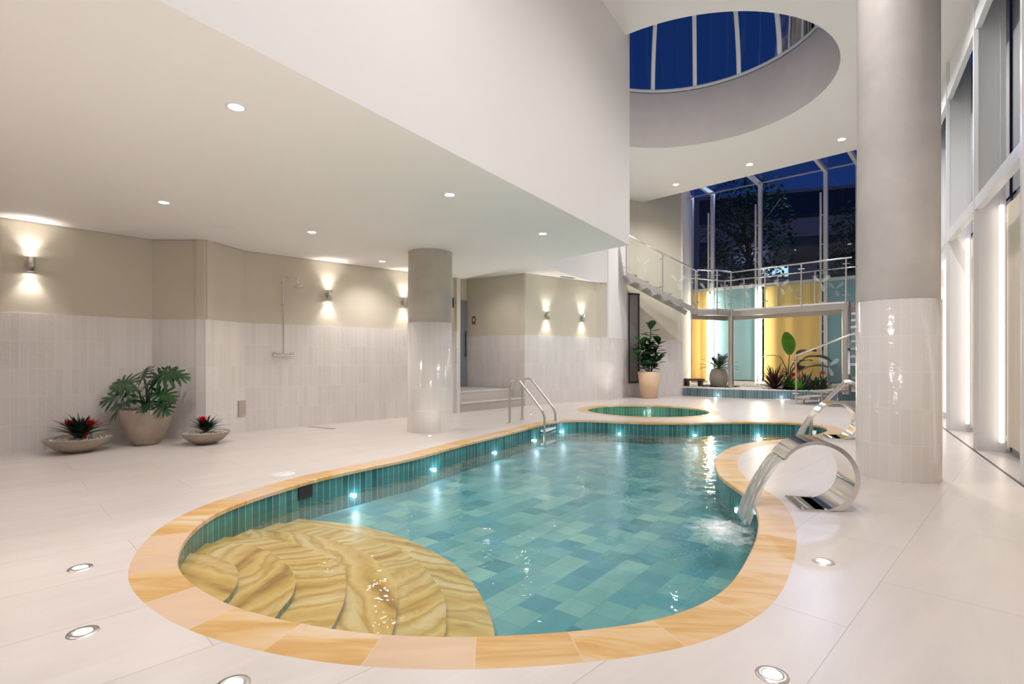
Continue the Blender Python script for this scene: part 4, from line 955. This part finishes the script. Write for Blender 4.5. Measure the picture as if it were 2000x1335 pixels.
# central plant group
paddle = lambda t: math.sin(PI*min(1, .04+t*.93))**.65
e = empty('bird_of_paradise', (7.75, 14.9, .23), 'tall plant with one bright green upright paddle leaf and drooping dark leaves', 'plant')
ms = MB(); ml = MB(); B = Vector((7.78, 14.95, .23))
def stalk(tip, az, el, L, W, droop, mi):
    tip = Vector(tip); ms.tube([B, B.lerp(tip, .5)+Vector(((B.x-tip.x)*.25, 0, .12)), tip], [.02, .015, .01], 7); leafblade(ml, tip, az, el, L, W, droop, mi, 12, paddle)
stalk((7.80, 14.9, 1.18), 1.6, 1.55, .68, .40, .5, 1)
stalk((7.55, 14.9, 1.12), PI, .35, .62, .16, .9, 0)
stalk((8.15, 14.8, 1.08), -.15, .55, .78, .48, 1.5, 0); stalk((8.0, 14.85, 1.15), .2, .9, .65, .42, 1.5, 0); stalk((8.25, 14.7, .85), -.5, .5, .6, .42, 1.4, 0); stalk((7.95, 14.7, .75), -1.4, .9, .45, .36, 1.4, 0)
stalk((7.95, 14.7, .95), -1.2, .7, .45, .24, 1.2, 0)
# show the broad side of the bright leaf to the room
ms.build('stems', M['leaf'], e); ml.build('leaves', [M['leaf'], M['leafbright']], e)
def rosette(x, y, R, n, mat, label, name='plant', flowers=(), z=.24, wid=.12, el0=.35):
    e = empty(name, (x, y, z), label, 'plant'); mb = MB()
    for k in range(n):
        t = k/n; leafblade(mb, (x, y, z), k*2.399, el0+(1.45-el0)*t, R*random.uniform(.8, 1.1), R*wid, .5, prof=strapp, n=6)
    mb.build('leaves', M[mat], e)
    for (dx, dy, dz, r, mt) in flowers:
        mb = MB(); f = (x+dx, y+dy, z+dz)
        for k in range(18): leafblade(mb, f, k*2.399, .3+1.15*k/18, r*(1.2-.4*k/18), r*.5, .2, n=4, prof=lambda t: (1-t)**.6*(.5+.9*t) if t < 1 else .02)
        mb.tube([(x, y, z), f], .012, 6); mb.build('flower', M[mt], e)
rosette(7.22, 14.6, .80, 44, 'leafpurple', 'spiky dark maroon cordyline at the left of the plant group', 'cordyline', wid=.09)
rosette(7.50, 14.35, .40, 30, 'leaf2', 'low green plant with a red flower, left of the tall leaf', 'bromeliad', [(.08, -.05, .36, .13, 'red')], wid=.3)
rosette(7.64, 14.14, .33, 22, 'leafbright', 'low bright green plant at the front edge of the bed', 'bromeliad', wid=.45)
rosette(7.98, 14.5, .46, 32, 'leaf2', 'green bromeliad with an upright red flower under the tall leaf', 'bromeliad', [(-.12, .1, .62, .13, 'red')], wid=.2)
rosette(8.38, 14.3, .45, 34, 'leaf', 'green bromeliad with an orange flower at the right of the plant group', 'bromeliad', [(0, 0, .40, .14, 'orange')], wid=.22)
rosette(8.10, 14.17, .42, 32, 'leaf', 'dark low leafy plant in the middle front of the bed', 'bromeliad', wid=.3)
rosette(7.85, 14.25, .42, 34, 'leafblack', 'very dark low strap leaf plant in front of the tall leaf', 'bromeliad', wid=.2)
rosette(8.20, 14.75, .62, 22, 'leafpurple', 'dark maroon leaved cordyline behind the red and orange flowers', 'cordyline', wid=.12)
e = empty('croton', (7.55, 15.1, .23), 'yellow leaved croton shrub behind the maroon cordyline', 'plant'); mb = MB(); ms = MB()
for k in range(70):
    a = random.random()*2*PI; r = .30*math.sqrt(random.random()); z = .45+random.random()*.32; p = (7.55+r*math.cos(a), 15.1+r*math.sin(a), z); leafblade(mb, p, random.random()*6.28, random.uniform(-.2, 1), .12, .045, .5, n=4)
    if k % 6 == 0: ms.tube([(7.55, 15.1, .23), p], .006, 5)
mb.build('leaves', M['yellow'], e); ms.build('stems', M['bark'], e)
mb = MB()
for k in range(500): a = random.random()*2*PI; r = math.sqrt(random.random()); mb.rock((7.85+.85*r*math.cos(a), 14.4+.45*r*math.sin(a), .235), random.uniform(.018, .04))
tag(mb.build('mulch', M['soil']), 'dark bark chips under the middle plant group', 'mulch', kind='stuff')
# small stone stools / fixtures at the left of the bed
e = empty('garden_stool', (5.45, 15.9, .22), 'low dark wooden bench at the left end of the planter bed', 'bench'); mb = MB(); mb.box((5.45, 15.9, .44), (.55, .35, .06)); mb.build('seat', M['bark'], e)
for x in (5.25, 5.65): mb = MB(); mb.box((x, 15.9, .31), (.06, .30, .20)); mb.build('leg', M['bark'], e)

# ------------------------------------------------------------------ platform, railings, stairs
DZ = 2.46
near = [Vector((5.10, 14.60)), Vector((5.65, 14.60)), Vector((6.20, 15.0)), Vector((8.07, 12.8))]
far_ = [Vector((9.25, 13.8)), Vector((6.75, 16.75)), Vector((5.45, 16.1)), Vector((5.22, 15.55))]
pf = empty('platform', (6.2, 15.0, DZ), 'raised steel walkway crossing in front of the garden glass wall', 'walkway')
mb = MB(); mb.prism([tuple(p) for p in near+far_], DZ-.04, DZ); mb.build('deck', M['silverbronze'], pf)
for nm, pl in (('near', near), ('far', far_[:2]+[far_[2]])):
    for i in range(len(pl)-1):
        mb = MB(); a, b = pl[i], pl[i+1]; mb.bar((*a, DZ-.12), (*b, DZ-.12), .07, .15); mb.build('edge_beam', M['brushed'], pf)
for p in (Vector((6.20, 15.0)), Vector((8.13, 12.88))):
    mb = MB(); mb.tube([(*p, .21 if p.x < 8 or p.y > 15 else .21), (*p, DZ-.05 if p.y > 15.5 else DZ)], .075 if p.x < 8 else .10, 16); mb.build('support_post', M['brushed'], pf)
def decal(e, c, u, s, z):   # leaf shaped birds etched on the glass
    mb = MB(); nrm = Vector((u.y, -u.x))*.012
    for (dx, dz, rot, L) in ((-.02, .02, 2.3, .20), (.02, .01, .7, .22), (0, -.01, -1.2, .20)):
        for side in (1,):
            q = Vector((c.x, c.y, z))+Vector((u.x, u.y, 0))*dx*s+Vector((0, 0, dz*s)); dv = Vector((u.x*math.cos(rot), u.y*math.cos(rot), math.sin(rot))); pv = Vector((-u.x*math.sin(rot), -u.y*math.sin(rot), math.cos(rot))); P = []
            for k in range(12): t = k/12*2*PI; P.append(q+dv*(L*s*(.5+.5*math.cos(t)))+pv*(L*s*.22*math.sin(t)*(1-.5*math.cos(t)*-1)*.8)+Vector((nrm.x, nrm.y, 0))*side)
            mb.add(P, [tuple(range(12))])
    mb.build('etched_bird', M['frost'], e)
def railing(name, pts, zs_, label, posts=None, rail_ext=0, birds=(), ht=1.05, r=.024):
    """pts plan points, zs_ floor heights"""
    e = empty(name, (*pts[0], zs_[0]), label, 'railing')
    top = [Vector((*p, z+ht)) for p, z in zip(pts, zs_)]
    if rail_ext: top[-1] = top[-1]+(top[-1]-top[-2]).normalized()*rail_ext
    mb = MB()
    for i in range(len(top)-1): mb.tube([top[i], top[i+1]], r, 12)
    mb.build('handrail', M['steel'], e)
    for (p, z) in (posts or [(p, z) for p, z in zip(pts, zs_)]):
        mb = MB(); mb.tube([(*p, z-.1), (*p, z+ht-.02)], .018, 10)
        po_ = mb.build('post', M['brushed'], e)
        mb = MB()
        for zz in (z+.16, z+ht-.14): mb.tube([(p[0]-.07, p[1]+.03, zz), (p[0]+.07, p[1]-.03, zz)], .011, 8)
        mb.build('glass_clamp', M['steel'], po_)
    for i in range(len(pts)-1):
        a, b = Vector(pts[i]), Vector(pts[i+1]); u = (b-a).normalized(); za, zb_ = zs_[i], zs_[i+1]
        n_ = max(1, round((b-a).length/1.25))
        for k in range(n_):
            s, t = a.lerp(b, k/n_)+u*.035, a.lerp(b, (k+1)/n_)-u*.035; zs1, zt1 = za+(zb_-za)*k/n_, za+(zb_-za)*(k+1)/n_
            mb = MB(); nv = Vector((u.y, -u.x))*.005
            for sg in (1, -1):
                q = [(*(s+nv*sg), zs1+.06), (*(t+nv*sg), zt1+.06), (*(t+nv*sg), zt1+ht-.09), (*(s+nv*sg), zs1+ht-.09)]
                if sg == 1: mb.quad(*q)
            gp_ = mb.build('glass_panel', M['glass'], e)
            if (s-t).length > .45: decal(gp_, s.lerp(t, .45), u, 1.1, (zs1+zt1)/2+.5)
    return e
def along(a, b, px): return onseg(px, a, b)
np_ = [tuple(near[0]), tuple(near[1]), tuple(near[2]), along(near[2], near[3], 1494), along(near[2], near[3], 1565), tuple(near[3])]
railing('railing', np_, [DZ]*6, 'near glass railing of the raised walkway with steel handrail', rail_ext=.12)
b0, b1 = Vector((6.68, 16.62)), Vector((9.2, 13.95))
bp = [(5.42, 16.0), tuple(b0), along(b0, b1, 1453), along(b0, b1, 1519), along(b0, b1, 1592), tuple(b1)]
railing('railing', bp, [DZ]*6, 'far glass railing of the raised walkway, nearer the garden windows')
# upper stair along the beige wall
us = empty('staircase', (4.95, 14.4, DZ), 'open steel stair coming down to the walkway from behind the white wall', 'stairs')
sa, sb = Vector((3.08, 14.28)), Vector((5.02, 14.50)); sd_ = (sb-sa).normalized(); sn = Vector((-sd_.y, sd_.x)); zA = 3.42; W_ = .56
for off in (0, W_):
    mb = MB(); a, b = sa+sn*off, sb+sn*off; mb.bar((*a, zA-.08), (*b, DZ-.09), .03, .13); mb.build('stringer', M['brushed'], us)
for k in range(6):
    t = (k+.5)/6; p = sa.lerp(sb, t)+sn*W_/2; z = zA+(DZ-zA)*(t+.04)+.02; mb = MB(); mb.box((p.x, p.y, z), (.30, W_-.06, .035), math.atan2(sd_.y, sd_.x)); mb.build('tread', M['silverbronze'], us)
sm_ = sa.lerp(sb, .52)
railing('railing', [tuple(sa), tuple(sm_), tuple(sb)], [zA-.05, zA+(DZ-zA)*.52-.05, DZ-.02], 'sloping glass railing of the upper stair along the beige wall', rail_ext=.08)
# lower stair
ls = empty('staircase', (6.8, 12.6, 0), 'open stair with floating stone treads rising behind the large column', 'stairs')
td = Vector((.83, .56)).normalized()
for k in range(4):
    p = Vector((6.80+.22*k, 12.75-.38*k)); z = .17*(k+1); g = Vector((.5, -.86)).normalized()
    mb = MB(); mb.prism([tuple(p), tuple(p+g*.36), tuple(p+g*.36+td*.95), tuple(p+td*.95)], z-.05, z); mb.build('tread', M['silverbronze'], ls)
    if k < 2:
        for t_ in (.08, .85): mb = MB(); q = p+g*.18+td*t_; mb.box((q.x, q.y, (z-.05)/2), (.04, .04, z-.05)); mb.build('support', M['brushed'], ls)
for k in range(8):
    y = 11.25+.19*k; x = .640*y; z = .98+.17*k
    mb = MB(); mb.prism([(x, y), (x+.85, y-.5), (x+1.0, y-.24), (x+.15, y+.26)], z-.05, z); mb.build('tread', M['silverbronze'], ls)
mb = MB(); a = Vector((.636*11.1, 11.1)); b = Vector((.636*12.85, 12.85)); mb.bar((*a, .80), (*b, 2.35), .04, .12); mb.build('stringer', M['brushed'], ls)
r0, r1 = (6.66, 12.42), (7.60, 11.15)
railing('railing', [r0, r1], [.10, .72], 'sloping handrail and glass panel at the foot of the lower stair', rail_ext=.1, posts=[(r0, .10)])

# ------------------------------------------------------------------ outside at dusk
mb = MB(); mb.quad((-40, 15.6, -.05), (60, 15.6, -.05), (60, 80, -.05), (-40, 80, -.05)); tag(mb.build('ground', M['soil']), kind='structure', label='dark ground outside the garden windows')
bd = empty('building', (16, 34, 0), 'dark neighbouring building seen through the garden windows', 'building')
mb = MB(); mb.prism([(11, 33), (30, 27), (33, 40), (14, 44)], 0, 11); mb.build('wall', M['bldg'], bd)
for k in range(4):
    mb = MB(); z = 1.5+2.6*k; mb.prism([(11.6, 32.75), (29.5, 27.1), (29.5, 27.2), (11.6, 32.9)], z, z+1.5); mb.build('window', M['bldgdark'], bd)
mb = MB(); mb.quad((14.9, 31.72, 5.9), (16.3, 31.28, 5.9), (16.3, 31.28, 6.5), (14.9, 31.72, 6.5)); mb.build('lit_window', emis('lit_window_face', (.6, .85, 1), .8), bd)
def tree(x, y, h, r, label):
    e = empty('tree', (x, y, 0), label, 'tree'); mb = MB(); mb.tube([(x, y, 0), (x+.2, y, h*.5), (x, y+.1, h*.8)], [.22, .16, .06], 8)
    for k in range(7): a = k*2.4; mb.tube([(x, y, h*(.4+.05*k)), (x+r*.7*math.cos(a), y+r*.7*math.sin(a), h*(.6+.05*k))], [.07, .02], 6)
    mb.build('trunk', M['bark'], e); mb = MB()
    for k in range(2600):
        v = Vector((random.gauss(0, 1), random.gauss(0, 1), random.gauss(0, 1))).normalized()*(random.random()**.4); c_ = Vector((x+v.x*r, y+v.y*r, h*.68+v.z*h*.36)); a, b = random.random()*6.28, random.uniform(-.8, .8)
        u = Vector((math.cos(a), math.sin(a), b))*.13; w_ = Vector((-math.sin(a), math.cos(a), random.uniform(-.5, .5)))*.06; mb.add([c_-u, c_+w_, c_+u, c_-w_], [(0, 1, 2, 3)])
    mb.build('foliage', M['leaf'], e)
tree(10.6, 24, 9.5, 2.0, 'dark tree outside between the left garden windows'); tree(16.2, 24.5, 8.2, 1.9, 'dark tree outside right of the wide yellow curtain')
ol = bpy.data.lights.new('outside_point_lamp', 'POINT'); ol.energy = 300; ol.color = (.55, .65, 1); ol.shadow_soft_size = .3; oo = bpy.data.objects.new('outside_point_lamp', ol); COL.objects.link(oo); oo.location = (12.5, 22, 9)  # bluish point light near the trees, without a fixture
